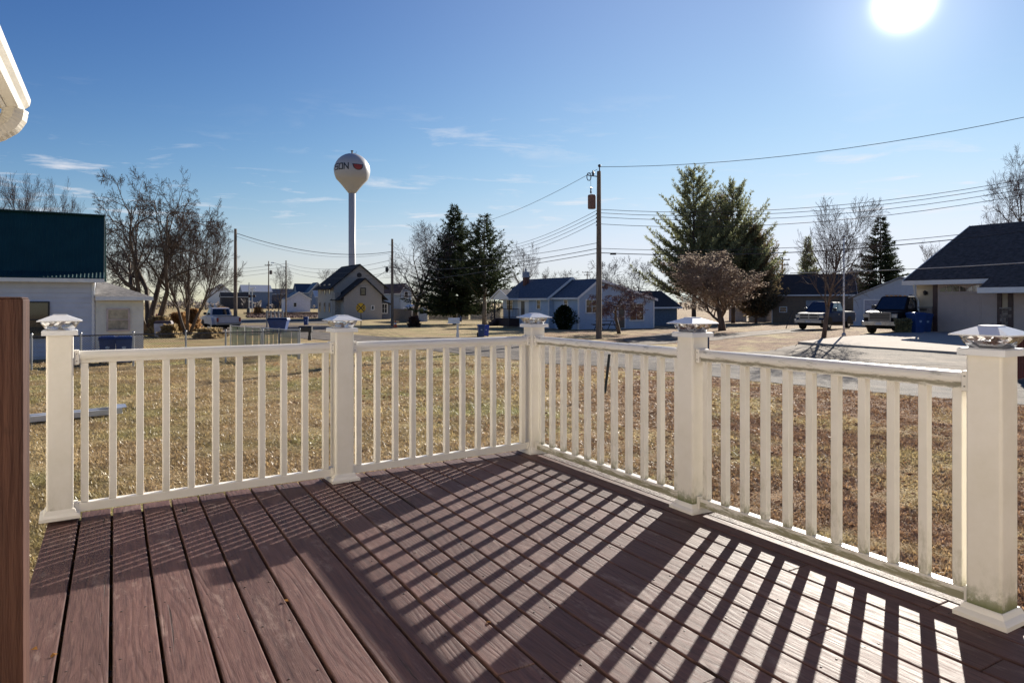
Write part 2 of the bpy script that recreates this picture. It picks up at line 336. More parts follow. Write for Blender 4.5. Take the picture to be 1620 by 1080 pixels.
def strip(name, far, near, mat, dz=0.02, nu=60, nv=8):
    """a sheet between two edges given as picture points on the ground"""
    def res(pl, n):
        pts = [hit(*p) for p in pl]; d = [0]
        for a, b in zip(pts, pts[1:]): d.append(d[-1]+(b-a).length)
        out = []
        for i in range(n+1):
            s = d[-1]*i/n; k = max(j for j in range(len(d)) if d[j] <= s+1e-9); k = min(k, len(d)-2); t = (s-d[k])/max(1e-9, d[k+1]-d[k]); out.append(pts[k].lerp(pts[k+1], t))
        return out
    A = res(far, nu); B = res(near, nu); m = MB()
    for i in range(nu+1):
        for j in range(nv+1):
            q = A[i].lerp(B[i], j/nv)
            if j in (0, nv) and 0 < i < nu: q = q+Vector((random.uniform(-.12, .12), random.uniform(-.12, .12), 0))
            m.v.append((q.x, q.y, g(q.x, q.y)+dz*min(1, .3+q.y/60)))
    for i in range(nu):
        for j in range(nv): k = i*(nv+1)+j; m.f.append((k, k+nv+1, k+nv+2, k+1)); m.m.append(0)
    return tag(m.build(name, mat, smooth=True), kind='structure')
asph = M('worn_asphalt', (0.135, 0.115, 0.10), 0.9, 0.3, 1.2, bump=0.8, bscale=40, dirt=0.8, dirtcol=(0.19, 0.155, 0.12), dscale=1.6, dthr=0.48, spec=0.16)
gravel = M('pale_gravel', (0.22, 0.17, 0.125), 0.9, 0.35, 1.1, bump=1.0, bscale=16, dirt=0.7, dirtcol=(0.09, 0.065, 0.05), dscale=6, dthr=0.5, spec=0.15)
conc = M('pale_concrete', (0.46, 0.385, 0.31), 0.9, 0.08, 2, bump=0.2, bscale=60, dirt=0.25, dirtcol=(0.2, 0.17, 0.13), dscale=3, spec=0.15)
strip('road', [(440, 519), (540, 528), (620, 534), (740, 533.5), (860, 537), (950, 541), (1060, 549), (1120, 554), (1200, 566), (1300, 578), (1450, 592), (1700, 612)],
      [(440, 533), (540, 540), (600, 546), (650, 551), (700, 557), (740, 562), (820, 570), (870, 576), (960, 580), (1060, 588), (1180, 602), (1300, 613), (1540, 634), (1720, 650)], asph, 0.02, 90, 10)
strip('gravel_verge', [(1150, 557), (1215, 556), (1262, 545), (1300, 547.5), (1531, 562.5), (1700, 574)],
      [(1150, 562), (1215, 569), (1262, 574), (1300, 579), (1531, 600), (1700, 614)], gravel, 0.026, 50, 10)
strip('side_street', [(300, 500), (385, 504.5), (450, 504.5), (515, 504), (560, 506)], [(300, 522), (385, 512), (450, 511.5), (515, 512.5), (560, 513)], asph, 0.024, 30, 4)
strip('gravel_lot', [(300, 523), (385, 513.5), (440, 512.5), (520, 514)], [(380, 530), (430, 528), (455, 526), (525, 524)], gravel, 0.02, 20, 5)
strip('dirt_track', [(1118, 533), (1160, 527), (1260, 520.5), (1290, 520)], [(1118, 540), (1165, 534), (1240, 527), (1290, 523.5)], gravel, 0.02, 20, 4)
strip('garden_drive', [(985, 537), (1030, 531), (1060, 527)], [(1000, 547), (1060, 543), (1110, 538)], gravel, 0.022, 20, 4)
# concrete driveway slab, a real step above the gravel
dw = [hit(*p) for p in [(1262, 544), (1334, 535.5), (1418, 529.5), (1465, 527), (1484, 527.3), (1578, 531), (1700, 537), (1700, 573), (1531, 562), (1300, 547)]]
dm = MB(); n = len(dw)
dm.add([(p.x, p.y, p.z+0.10) for p in dw]+[(p.x, p.y, p.z-0.2) for p in dw], [tuple(range(n))]+[(i, (i+1) % n, n+(i+1) % n, n+i) for i in range(n)])
tag(dm.build('driveway', conc), kind='structure')

# grass blades on the near lawn
C0 = Vector((0.177, 5.47, 0)); L0 = Vector((-2.487, 3.757, 0)); R0 = Vector((1.827, 2.60, 0))
nearedge_px = np.array([0, 440, 540, 600, 650, 700, 740, 820, 870, 960, 1060, 1180, 1300, 1540, 1720])
nearedge_py = np.array([545, 533, 541, 547, 552, 558, 563, 571, 577, 581, 589, 603, 614, 635, 651])
def grass():
    rng = np.random.default_rng(3)
    def scat(n, y0, y1):
        Y = np.sqrt(rng.uniform(y0*y0, y1*y1, n)); X = rng.uniform(-0.80, 0.80, n)*Y
        px = HX+X/Y*F; py = HY+CAMZ*F/Y
        ok = py > np.interp(px, nearedge_px, nearedge_py)
        # not under the deck
        du = (X-C0.x)*U.x+(Y-C0.y)*U.y; dv = (X-C0.x)*V.x+(Y-C0.y)*V.y
        ok &= ~((du < 0.0) & (dv < 0.05) & (dv > -3.2))
        return X[ok], Y[ok]
    P_, H_ = [], []
    for n, y0, y1, h in ((150000, 3.0, 6.5, 0.040), (230000, 6.5, 12, 0.045), (230000, 12, 20, 0.055), (120000, 20, 30, 0.07)):
        X, Y = scat(n, y0, y1); P_.append(np.stack([X, Y], 1)); H_.append(np.full(len(X), h))
    P = np.concatenate(P_); H = np.concatenate(H_)*rng.uniform(0.5, 1.5, len(P))
    n = len(P); th = rng.uniform(0, 2*np.pi, n); w = H*rng.uniform(0.10, 0.22, n); ln = rng.normal(0.9, 0.5, n)
    Z = np.array([g(x, y) for x, y in P]) if False else np.zeros(n)
    clump = 0.75+0.5*np.sin(P[:, 0]*3.1+np.sin(P[:, 1]*2.3)*2)*np.sin(P[:, 1]*2.7+np.sin(P[:, 0]*1.9)*2)
    H = H*np.clip(clump, 0.25, 1.15)*0.85
    dx, dy = np.cos(th), np.sin(th)
    a = np.stack([P[:, 0]-dy*w, P[:, 1]+dx*w, Z-0.004], 1); b = np.stack([P[:, 0]+dy*w, P[:, 1]-dx*w, Z-0.004], 1)
    c = np.stack([P[:, 0]+dx*H*ln, P[:, 1]+dy*H*ln, Z+H*rng.uniform(0.35, 1.0, n)], 1)
    vs = np.stack([a, b, c], 1).reshape(-1, 3)
    me = bpy.data.meshes.new('lawn_grass'); me.vertices.add(3*n); me.vertices.foreach_set('co', vs.ravel().astype(np.float32))
    me.loops.add(3*n); me.loops.foreach_set('vertex_index', np.arange(3*n, dtype=np.int32))
    me.polygons.add(n); me.polygons.foreach_set('loop_start', np.arange(0, 3*n, 3, dtype=np.int32)); me.polygons.foreach_set('loop_total', np.full(n, 3, dtype=np.int32))
    me.materials.append(make_blade_mat()); me.update(); me.validate()
    o = bpy.data.objects.new('lawn_grass', me); COL.objects.link(o); tag(o, 'short dormant straw and green lawn grass between deck and road', 'grass', kind='stuff')
grass()
def litter():
    rng = random.Random(11); m = MB()
    n = 0
    while n < 9000:
        Y = math.sqrt(rng.uniform(4.0**2, 22**2)); X = rng.uniform(-.35, .80)*Y; px = HX+X/Y*F; py = HY+CAMZ*F/Y
        if py < np.interp(px, nearedge_px, nearedge_py)+2: continue
        d = Vector((X, Y, 0))-C0; du, dv = d.dot(U), d.dot(V)
        if du < .15 and dv < .25 and dv > -3.4: continue
        if math.sin(X*.9+math.sin(Y*.6)*1.5)*math.sin(Y*.8+X*.3) < rng.uniform(-.6, .9)-(X > 1)*.35: continue
        s = rng.uniform(.012, .032)*(1+Y*.02); a = rng.random()*6.28; c, q = math.cos(a)*s, math.sin(a)*s; z = rng.uniform(.012, .035); t = rng.uniform(-.6, .6)*s
        m.add([(X-c, Y-q, z), (X-q*.6, Y+c*.6, z+t), (X+c, Y+q, z+t*.4), (X+q*.6, Y-c*.6, z-t*.5)], [(0, 1, 2), (0, 2, 3)]); n += 1
    tag(m.build('leaf_litter', foliage('fallen_leaves', (0.46, 0.28, 0.16), (0.14, 0.075, 0.045), .3, 3.0), fix=False), 'scattered brown fallen leaves on the lawn beyond the right railing', 'fallen leaves', kind='stuff')
litter()

# ------------------------------------------------------------------ the deck
DZ = 0.8
def deckwood():
    m = bpy.data.materials.new('stained_deck_wood'); m.use_nodes = True; t = m.node_tree; N = t.nodes; L = t.links.new; b = N['Principled BSDF']
    tc = N.new('ShaderNodeTexCoord'); oi = N.new('ShaderNodeObjectInfo')
    off = N.new('ShaderNodeVectorMath'); off.operation = 'SCALE'; off.inputs[0].default_value = (37, 91, 53); L(oi.outputs['Random'], off.inputs['Scale'])
    ad = N.new('ShaderNodeVectorMath'); ad.operation = 'ADD'; L(tc.outputs['Object'], ad.inputs[0]); L(off.outputs[0], ad.inputs[1])
    def nz(s, d, r, st=(1, 1, 1), dist=0.0):
        mp = N.new('ShaderNodeMapping'); mp.inputs['Scale'].default_value = st; L(ad.outputs[0], mp.inputs[0])
        n = N.new('ShaderNodeTexNoise'); n.inputs['Scale'].default_value = s; n.inputs['Detail'].default_value = d; n.inputs['Roughness'].default_value = r; n.inputs['Distortion'].default_value = dist; L(mp.outputs[0], n.inputs['Vector']); return n.outputs['Fac']
    def mr(x, a, c, e=0.0, f=1.0):
        n = N.new('ShaderNodeMapRange'); n.inputs[1].default_value = a; n.inputs[2].default_value = c; n.inputs[3].default_value = e; n.inputs[4].default_value = f; L(x, n.inputs[0]); return n.outputs[0]
    def ma(op, a, c):
        n = N.new('ShaderNodeMath'); n.operation = op
        for s, i in ((a, 0), (c, 1)):
            if isinstance(s, float): n.inputs[i].default_value = s
            else: L(s, n.inputs[i])
        return n.outputs[0]
    def mix(f, a, c):
        n = N.new('ShaderNodeMix'); n.data_type = 'RGBA'; L(f, n.inputs[0])
        for s, i in ((a, 6), (c, 7)):
            if isinstance(s, tuple): n.inputs[i].default_value = (*s, 1)
            else: L(s, n.inputs[i])
        return n.outputs[2]
    grain = nz(9, 6, 0.65, (7, 0.35, 1), 0.4); fine = nz(40, 4, 0.7, (5, 0.25, 1)); 
    # growth rings: contour lines of a stretched smooth noise
    rn = nz(1.3, 1.5, 0.4, (5, 0.55, 1)); rings = ma('PINGPONG', ma('MULTIPLY', rn, 16.0), 0.5); rings = mr(rings, 0.0, 0.34)
    base = mix(mr(grain, 0.35, 0.65), (0.050, 0.025, 0.023), (0.108, 0.054, 0.047))
    base = mix(mr(fine, 0.40, 0.62, 0.0, 0.5), base, (0.17, 0.095, 0.08))
    base = mix(mr(rings, 0.0, 1.0, 0.22, 0.0), base, (0.045, 0.02, 0.018))
    worn = mr(nz(5, 7, 0.75, (2.2, 0.6, 1)), 0.56, 0.68)
    base = mix(ma('MULTIPLY', worn, 0.45), base, (0.30, 0.22, 0.19))
    scuff = mr(nz(14, 8, 0.8, (1.4, 1.0, 1), 1.2), 0.63, 0.70)
    base = mix(ma('MULTIPLY', scuff, 0.55), base, (0.36, 0.29, 0.26))
    pit = mr(nz(2.2, 3, 0.5, (1.5, 1, 1)), 0.30, 0.24)
    base = mix(ma('MULTIPLY', pit, 0.5), base, (0.03, 0.016, 0.014))
    crack = mr(nz(3.0, 4, 0.6, (9, 0.35, 1), 0.8), 0.30, 0.335, 1.0, 0.0)
    base = mix(ma('MULTIPLY', crack, 0.85), base, (0.012, 0.007, 0.006))
    k = mr(oi.outputs['Random'], 0, 1, 0.78, 1.22); sc = N.new('ShaderNodeVectorMath'); sc.operation = 'SCALE'; L(base, sc.inputs[0]); L(k, sc.inputs['Scale'])
    L(sc.outputs[0], b.inputs['Base Color'])
    L(mr(fine, 0.3, 0.7, 0.52, 0.74), b.inputs['Roughness']); b.inputs['Specular IOR Level'].default_value = 0.27
    h = ma('ADD', ma('ADD', ma('MULTIPLY', rings, 0.5), ma('MULTIPLY', fine, 0.7)), ma('MULTIPLY', crack, -3.0)); h = ma('ADD', h, ma('MULTIPLY', nz(60, 5, 0.8, (1, 0.6, 1)), 0.5))
    bp = N.new('ShaderNodeBump'); bp.inputs['Strength'].default_value = 0.55; bp.inputs['Distance'].default_value = 0.003; L(h, bp.inputs['Height']); L(bp.outputs[0], b.inputs['Normal'])
    return m
dwood = deckwood()
edgewood = M('worn_grey_deck_edge', (0.22, 0.175, 0.15), 0.6, 0.15, 6, bump=0.9, bscale=40, stretch=(5, 0.5, 1), dirt=0.95, dirtcol=(0.07, 0.035, 0.03), dscale=13, dthr=0.45, spec=0.18)
framewood = M('deck_frame_wood', (0.10, 0.06, 0.04), 0.8, 0.2)
deck = empty('deck', (C0.x, C0.y, 0), AZ, 'weathered brown stained wooden deck with gaps between long boards', 'deck')
# deck local axes: x = V, y = U, origin under the corner post
def loc(p): d = Vector((p[0], p[1], 0))-Vector((C0.x, C0.y, 0)); return d.dot(V), d.dot(U)
Lx, Ly = loc(L0); Rx, Ry = loc(R0)
W, GAP = 0.1405, 0.0125; PIT = W+GAP
def front(x): return 0.10+(Ly)*(x/Lx) if x < 0 else 0.10
joints = {}
XR = 0.135                       # right edge of the deck
k = 0; xr = XR; idx = 0
def joint_list(px, py):
    Y = 1.2*F/(py-HY); return loc((xat(px, Y), Y))
for px, py in [(932, 1019), (818, 1058), (1268, 897), (1297, 1001), (1565, 1053), (1120, 1077), (1470, 963)]:
    jx, jy = joint_list(px, py); joints.setdefault(int((XR-jx)/PIT), []).append(jy)
while xr-W > Lx-0.20:
    x0, x1 = xr-W, xr
    ends = [front(x0)+0.0]+sorted(joints.get(idx, []), reverse=True)+[-6.6]
    for a, b_ in zip(ends, ends[1:]):
        m = MB(); c = 0.004; hy0 = b_+0.003; ya0 = front(x0) if a == ends[0] else a; ya1 = front(x1) if a == ends[0] else a
        w = W/2; L_ = [(-w, 0), (w, 0)]
        # chamfered board, 20 faces: rings at top, edge and bottom
        def ring(ins, z): return [(-w+ins, hy0+ins, z), (w-ins, hy0+ins, z), (w-ins, ya1-ins, z), (-w+ins, ya0-ins, z)]
        rs = [ring(0, -0.036), ring(0, -0.0035), ring(0.0012, -0.001), ring(0.0045, 0)]
        m.add(sum(rs, []), [(3, 2, 1, 0), (12, 13, 14, 15)]+[(q*4+i, q*4+(i+1) % 4, q*4+4+(i+1) % 4, q*4+4+i) for q in range(3) for i in range(4)])
        o = m.build('deck_board', edgewood if idx == 0 else dwood, deck, loc=((x0+x1)/2, 0, DZ+random.uniform(-0.0015, 0.0015)))
        o.rotation_euler = (random.uniform(-.0003, .0003), random.uniform(-.006, .006), 0)
        if idx == 0: o['label'] = 'pale worn edge board'
    xr -= PIT; idx += 1
XL = xr+GAP
fr = MB()
for y in [0.02-0.406*i for i in range(16)]: fr.box(XL+0.02, XR-0.02, min(y, front(XL)-0.1) if y > -1.9 else y, (min(y, front(XL)-0.1) if y > -1.9 else y)+0.04, 0.55, DZ-0.041)
fr.box(XL+0.02, XL+0.06, -6.5, front(XL)-0.05, 0.52, DZ-0.045); fr.box(XR-0.06, XR-0.02, -6.5, front(0)-0.05, 0.52, DZ-0.045)
tag(fr.build('joist', framewood, deck), kind='stuff')
fb = MB(); fb.prism([(XL, front(XL)-0.045), (0, front(0)-0.045), (XR, front(0)-0.045), (XR, front(0)-0.012), (0, front(0)-0.012), (XL, front(XL)-0.012)], 0.5, DZ-0.042, 'z'); fb.build('rim_joist', framewood, deck)
nm = MB()
for i in range(idx):
    xc = XR-W/2-i*PIT
    for q in range(1, 12):
        for s in (-0.045, 0.045):
            y = 0.04-0.406*q+random.uniform(-.006, .006); nm.lathe([(0.0042, 0), (0.0042, 0.0016), (0.002, 0.0022)], 6, (xc+s+random.uniform(-.006, .006), y, DZ-0.0005))
tag(nm.build('nail', M('rusty_nail', (0.05, 0.03, 0.025), 0.6, 0.2), deck), kind='stuff')
leafm = foliage('dead_leaf', (0.30, 0.15, 0.05), (0.16, 0.07, 0.03))
for i, (px, py, lb) in enumerate([(54, 1028, 'small dark curled leaf on the deck boards beside the brown post'), (85, 1038, 'small leaf caught in the leftmost deck gap'), (452, 951, 'orange curled leaf in a deck gap near the middle'), (773, 986, 'pale curled leaf on a deck board in the striped shade'), (690, 909, 'tiny dark leaf in a deck gap amid the baluster shadows')]):
    Y = 1.2*F/(py-HY); m = MB(); pts = [(-.012, -.004, .002), (0, -.009, .006), (.014, -.002, .003), (.003, .008, .010), (-.008, .006, .004)]
    m.add(pts, [(0, 1, 3), (1, 2, 3), (0, 3, 4)]); tag(m.build('leaf', leafm, loc=(xat(px, Y), Y, DZ+0.001), rz=i*1.3), lb, 'leaf')

# ------------------------------------------------------------------ posts with solar caps
capm = M('white_cap_plastic', (0.72, 0.73, 0.75), 0.3, 0.03, spec=0.6)
def crystal():
    m = bpy.data.materials.new('clear_crystal'); m.use_nodes = True; t = m.node_tree; N = t.nodes; L = t.links.new; N.remove(N['Principled BSDF'])
    g1 = N.new('ShaderNodeBsdfGlossy'); g1.inputs['Roughness'].default_value = 0.06; g1.inputs[0].default_value = (0.9, 0.9, 0.92, 1)
    tr = N.new('ShaderNodeBsdfRefraction'); tr.inputs['Roughness'].default_value = 0.03; tr.inputs['IOR'].default_value = 1.3
    mx = N.new('ShaderNodeMixShader'); mx.inputs[0].default_value = 0.55; L(g1.outputs[0], mx.inputs[1]); L(tr.outputs[0], mx.inputs[2]); L(mx.outputs[0], N['Material Output'].inputs[0]); return m
crys = crystal()
def post_meshes(alg):
    d = {}
    vm = vinyl_alg if alg else vinyl_post
    h = 0.0625; c = 0.010; sl = MB(); prof = [(-h+c, -h), (h-c, -h), (h-c*.3, -h+c*.3), (h, -h+c), (h, h-c), (h-c*.3, h-c*.3), (h-c, h), (-h+c, h), (-h+c*.3, h-c*.3), (-h, h-c), (-h, -h+c), (-h+c*.3, -h+c*.3)]
    sl.prism(prof, 0.03, 1.0, 'z'); d['sleeve'] = sl.mesh('sleeve', vm)
    bt = MB()
    st = [(0.094, 0.0), (0.094, 0.016), (0.088, 0.022), (0.076, 0.030), (0.070, 0.044), (0.0655, 0.050)]
    for (a, z), (b, z2) in zip(st, st[1:]): bt.frus(0, 0, a, a, z, b, b, z2)
    d['base_trim'] = bt.mesh('base_trim', vinyl)
    sk = MB(); sk.frus(0, 0, .083, .083, .997, .083, .083, 1.020); sk.frus(0, 0, .083, .083, 1.0201, .076, .076, 1.0245); d['cap_collar'] = sk.mesh('cap_collar', capm)
    gl = MB(); rows = []
    nseg, nr = 28, 5
    for r in range(nr+1):
        t = r/nr; a = 0.060+0.028*math.sin(t*math.pi/2); z = 1.0248+0.047*t; row = []
        for i in range(nseg):
            an = 2*math.pi*(i+0.5*(r % 2))/nseg; cxn, syn = math.cos(an), math.sin(an); q = (abs(cxn)**5+abs(syn)**5)**(-1/5)
            k = a*q*(1.0+random.uniform(-.035, .035)); row.append((cxn*k, syn*k, z))
        rows.append(row)
    base = len(gl.v); gl.v += sum(rows, [])
    for r in range(nr):
        for i in range(nseg):
            j = (i+1) % nseg; A, B, C_, D = r*nseg+i, r*nseg+j, (r+1)*nseg+j, (r+1)*nseg+i
            gl.f += [(A, B, D), (B, C_, D)] if r % 2 == 0 else [(A, B, C_), (A, C_, D)]; gl.m += [0, 0]
    d['crystal_lens'] = gl.mesh('crystal_lens', crys)
    co = MB(); co.lathe([(0.040, 1.0245), (0.034, 1.030), (0.016, 1.037), (0.010, 1.052), (0.004, 1.06)], 10); d['lamp_core'] = co.mesh('lamp_core', M('lamp_core_dark', (0.10, 0.09, 0.07), 0.35, 0.3, 60))
    rf = MB(); rf.frus(0, 0, .104, .104, 1.072, .104, .104, 1.0765); rf.frus(0, 0, .1035, .1035, 1.0766, .034, .034, 1.1065); rf.frus(0, 0, .034, .034, 1.1066, .032, .032, 1.110); d['cap_roof'] = rf.mesh('cap_roof', capm)
    return d
PMa, PMb = post_meshes(False), post_meshes(True)
bl_ = math.atan2((C0-L0).y, (C0-L0).x); br_ = math.atan2((C0-R0).y, (C0-R0).x)-math.pi/2
M1 = L0.lerp(C0, 0.502); M2 = C0.lerp(R0, 0.527)
def make_post(p, rz, d, label, dz=0):
    r = empty('railing_post', (p.x, p.y, DZ+dz), rz, label, 'railing post', 'white railing posts with solar caps')
    part('sleeve', d['sleeve'], r); part('base_trim', d['base_trim'], r)
    sc = part('solar_cap', d['cap_collar'], r)
    for n_ in ('crystal_lens', 'lamp_core', 'cap_roof'): part(n_, d[n_], sc)
    return r
make_post(L0, bl_, PMa, 'white vinyl railing post at the left end of the railing beside the brown wooden post', 0.02)
make_post(M1, bl_, PMa, 'white vinyl railing post midway along the left-hand railing in front of the grey gabled house')
make_post(C0, AZ, PMa, 'white vinyl post at the far corner of the deck where both railings meet')
make_post(M2, br_, PMb, 'white vinyl railing post midway along the right-hand railing in front of the pine')
make_post(R0, br_, PMb, 'large white vinyl post at right end of railing with green algae at its foot')
# ------------------------------------------------------------------ railings
def railing(A, B, label, dirty):
    d = (B-A); ln = d.length; rz = math.atan2(d.y, d.x); vm = vinyl
    r = empty('railing', (A.x, A.y, DZ), rz, label, 'railing', 'white vinyl railing sections')
    x0, x1 = 0.0625, ln-0.0625
    def rail(prof, name, mat): return MB().prism(prof, x0+0.001, x1-0.001, 'x').build(name, mat, r)
    arc = [(0.036*math.cos(R(a)), 0.893+0.034*math.sin(R(a))) for a in range(-20, 201, 20)]
    rail([(-0.024, 0.862), (-0.024, 0.878)]+[(-p, z) for p, z in arc][::1]+[(0.024, 0.878), (0.024, 0.862)] if False else [(-0.024, 0.860), (0.024, 0.860), (0.024, 0.880)]+arc+[(-0.024, 0.880)], 'top_rail', vinyl_top if dirty else vinyl_top_clean)
    rail([(-0.024, 0.036), (0.024, 0.036), (0.024, 0.080), (0.021, 0.084), (-0.021, 0.084), (-0.024, 0.080)], 'bottom_rail', vinyl_bot if dirty else vinyl)
    bm_ = MB(); bm_.box(-.0185, .0185, -.0185, .0185, 0.0845, 0.8595); me = bm_.mesh('baluster', vinyl_bal if dirty else vinyl_post)
    xa, xb = x0+0.052, x1-0.052
    for i in range(11):
        o = part('baluster', me, r, (xa+(xb-xa)*i/10, random.uniform(-.001, .001), 0)); bv = o.modifiers.new('bevel', 'BEVEL'); bv.width = 0.002; bv.segments = 1
    br = MB(); br.box(-.013, .013, -.040, .040, .852, .931).box(-.013, .013, -.0405, -.030, .905, .932)
    mb_ = br.mesh('rail_bracket', vm)
    b2 = MB(); b2.box(-.010, .010, -.031, .031, .028, .092); m2_ = b2.mesh('rail_bracket', vm)
    for x in (x0+0.014, x1-0.014):
        o = part('rail_bracket', mb_, r, (x, 0, 0)); bv = o.modifiers.new('bevel', 'BEVEL'); bv.width = 0.004; bv.segments = 2
        part('rail_bracket', m2_, r, (x-(0.003 if x < 1 else -0.003), 0, 0))
    sc_ = MB()
    for x in (x0+0.014, x1-0.014):
        for z in (.872, .912): sc_.prism([(x+.0035*math.cos(t), z+.0035*math.sin(t)) for t in [i*math.pi/4 for i in range(8)]], -.0425, -.040, 'y')
    tag(sc_.build('bracket_screw', M('screw_steel', (.25, .24, .22), .5, metal=.5), r), kind='stuff')
    return r
railing(L0, M1, 'leftmost white railing section with eleven balusters before the lawn and left house', False)
railing(M1, C0, 'white railing section between the middle left post and the far corner post', False)
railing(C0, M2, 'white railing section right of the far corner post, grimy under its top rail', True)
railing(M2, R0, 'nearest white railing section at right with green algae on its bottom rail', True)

# near brown wooden post
bp = Vector((-1.343, 1.76, 0))
bpm = M('reddish_brown_stained_post', (0.085, 0.036, 0.024), 0.75, 0.25, 3, bump=0.7, bscale=14, stretch=(5, 5, 0.35), col2=(0.032, 0.014, 0.011), dirt=.6, dirtcol=(.02, .010, .008), dscale=4, spec=.25)
r = empty('wooden_post', (bp.x, bp.y, DZ), AZ, 'reddish brown stained wooden post close by at the left edge', 'wooden post')
m = MB(); m.box(-.075, .075, -.075, .075, 0, 1.207); m.frus(0, 0, .075, .075, 1.2072, .071, .071, 1.212); m.build('post_shaft', bpm, r, bevel=0.004)
for s in range(3):
    c_ = MB(); u = -.05+s*.03; c_.prism([(u, .3+s*.2), (u+.0022, .5+s*.2), (u+.0008, .95), (u-.0015, .7)], -.0752, -.0762, 'y'); c_.build('crack', blackm, r)
# own house: corner of the roof with gutter, wall and downspout elbow
sid = M('ivory_siding', (0.76, 0.71, 0.62), 0.55, 0.04)
GY = 4.0; ge = P(45, 157, GY); gx, gy = loc((ge.x, ge.y)); gz = ge.z
hr = empty('own_house', (C0.x, C0.y, 0), AZ, 'ivory corner of a house roof with white gutter and elbow at the top left', 'house')
w_ = MB(); w_.box(gx-2.2, gx-.45, -9, gy-.25, 0, gz-.08)
for i in range(24): w_.prism([(gx-.45, .1+i*.11), (gx-.432, .1+i*.11), (gx-.447, .1+(i+1)*.11)], -9, gy-.25, 'y')
w_.box(gx-.449, 1.2, -6.2, -5.75, 0, gz-.05)  # unseen rear wall behind the camera, added to bounce warm sunlight onto the railing
for i in range(24): w_.add([(x, y, z) for x in (gx-.45, 1.2) for y, z in ((-5.75, .1+i*.11), (-5.732, .1+i*.11), (-5.747, .1+(i+1)*.11))], [(0, 1, 2), (3, 5, 4), (0, 3, 4, 1), (1, 4, 5, 2), (2, 5, 3, 0)])
w_.build('wall', sid, hr)
m = MB(); m.box(-2.9, -2.0, -5.73, -5.69, DZ+.05, DZ+2.1); dh_ = m.build('patio_door', white, hr, bevel=.01); m = MB(); m.box(-2.75, -2.15, -5.689, -5.675, DZ+.9, DZ+1.95); m.build('pane', pane, dh_); m = MB(); m.ball((-2.08, -5.65, DZ+1.0), .03); m.build('handle', steel, dh_)
m = MB(); m.prism([(-5.3, gz-.06), (-7.5, gz+.9), (-7.5, gz+1.0), (-5.3, gz+.04)], gx-.44, 1.4, 'x'); m.build('rear_roof', M('grey_shingle', (0.10, 0.095, 0.09), 0.9, 0.3, 12, bump=0.4), hr)
so = MB(); so.box(gx-.449, gx-.11, -9, gy, gz-.075, gz-.06); so.build('soffit', sid, hr)
rfm = MB(); rfm.prism([(gx-.09, gz+.02), (gx-2.2, gz+.95), (gx-2.2, gz+1.05), (gx-.06, gz+.045)], -9, gy+.02, 'y'); rfm.build('roof', M('grey_shingle', (0.10, 0.095, 0.09), 0.9, 0.3, 12, bump=0.4), hr)
fa = MB(); fa.box(gx-.109, gx-.088, -9, gy, gz-.10, gz+.015); fa.build('fascia', white, hr)
gu = MB(); pr = [(gx-.086, gz), (gx-.086, gz-.095), (gx-.03, gz-.095), (gx-.018, gz-.06), (gx+.004, gz-.04), (gx+.010, gz-.012), (gx+.010, gz), (gx-.002, gz)]
gu.prism(pr, -9, gy+.01, 'y'); gu.build('gutter', M('gutter_white', (0.78, 0.75, 0.68), 0.3, 0.05, 3, bump=0.1), hr)
gc = MB(); gc.prism([(a, b) for a, b in pr], gy+.0105, gy+.016, 'y'); gc.build('gutter_end_cap', M('gutter_dark_end', (0.06, 0.06, 0.06), 0.5), hr)
el = MB(); ex = gx-.05; ey = gy-.12
path = [Vector((ex-.0, ey, gz-.096)), Vector((ex-.007, ey, gz-.145)), Vector((ex-.03, ey, gz-.185)), Vector((ex-.08, ey, gz-.225)), Vector((ex-.19, ey, gz-.285)), Vector((ex-.32, ey, gz-.36)), Vector((ex-.38, ey, gz-.52)), Vector((ex-.385, ey, gz-.8)), Vector((ex-.385, ey, .3))]
fine_ = []
for a, b in zip(path, path[1:]):
    k_ = 5 if (b-a).length < .5 else 12
    fine_ += [a.lerp(b, i/k_) for i in range(k_)]
fine_.append(path[-1])
el.tube(fine_, [0.062+(0.0010 if i % 2 else 0) for i in range(len(fine_))], 8); el.build('downspout', M('downspout_ivory', (0.62, 0.58, 0.50), 0.45, 0.05), hr)

# ------------------------------------------------------------------ buildings
def sidewall(m, axis_, a, b, z0, zt, step=0.2, lap=0.03, at=0.0):
    """lap siding on the face y=at (axis x from a to b) or x=at (axis y); zt is a number or a function of position giving the top"""
    z = z0
    while True:
        if callable(zt):
            N_ = 24; xs_ = [a+(b-a)*i/N_ for i in range(N_+1) if zt(a+(b-a)*i/N_) > z+step*0.5]
            if not xs_: break
            lo, hi = xs_[0], xs_[-1]
        else:
            if z >= zt-0.02: break
            lo, hi = a, b
        z1 = z+step if callable(zt) else min(z+step, zt)
        pr = [(at, z), (at-lap, z), (at-0.001, z1)]
        if axis_ == 'x': m.prism(pr, lo, hi, 'x')
        else:
            m.add([(at, lo, z), (at-lap, lo, z), (at-.001, lo, z1), (at, hi, z), (at-lap, hi, z), (at-.001, hi, z1)], [(0, 1, 2), (3, 5, 4), (0, 3, 4, 1), (1, 4, 5, 2), (2, 5, 3, 0)])
        z += step
        if z > 20: break
def ribs(m, axis_, a, b, z0, z1, step, at=0.0, d=0.03, w=0.04):
    n_ = int((b-a)/step)
    for i in range(n_+1):
        p = a+i*step; zz = z1(p) if callable(z1) else z1
        if axis_ == 'x': m.box(p, p+w, at-d, at, z0, zz)
        else: m.box(at-d, at, p, p+w, z0, zz)
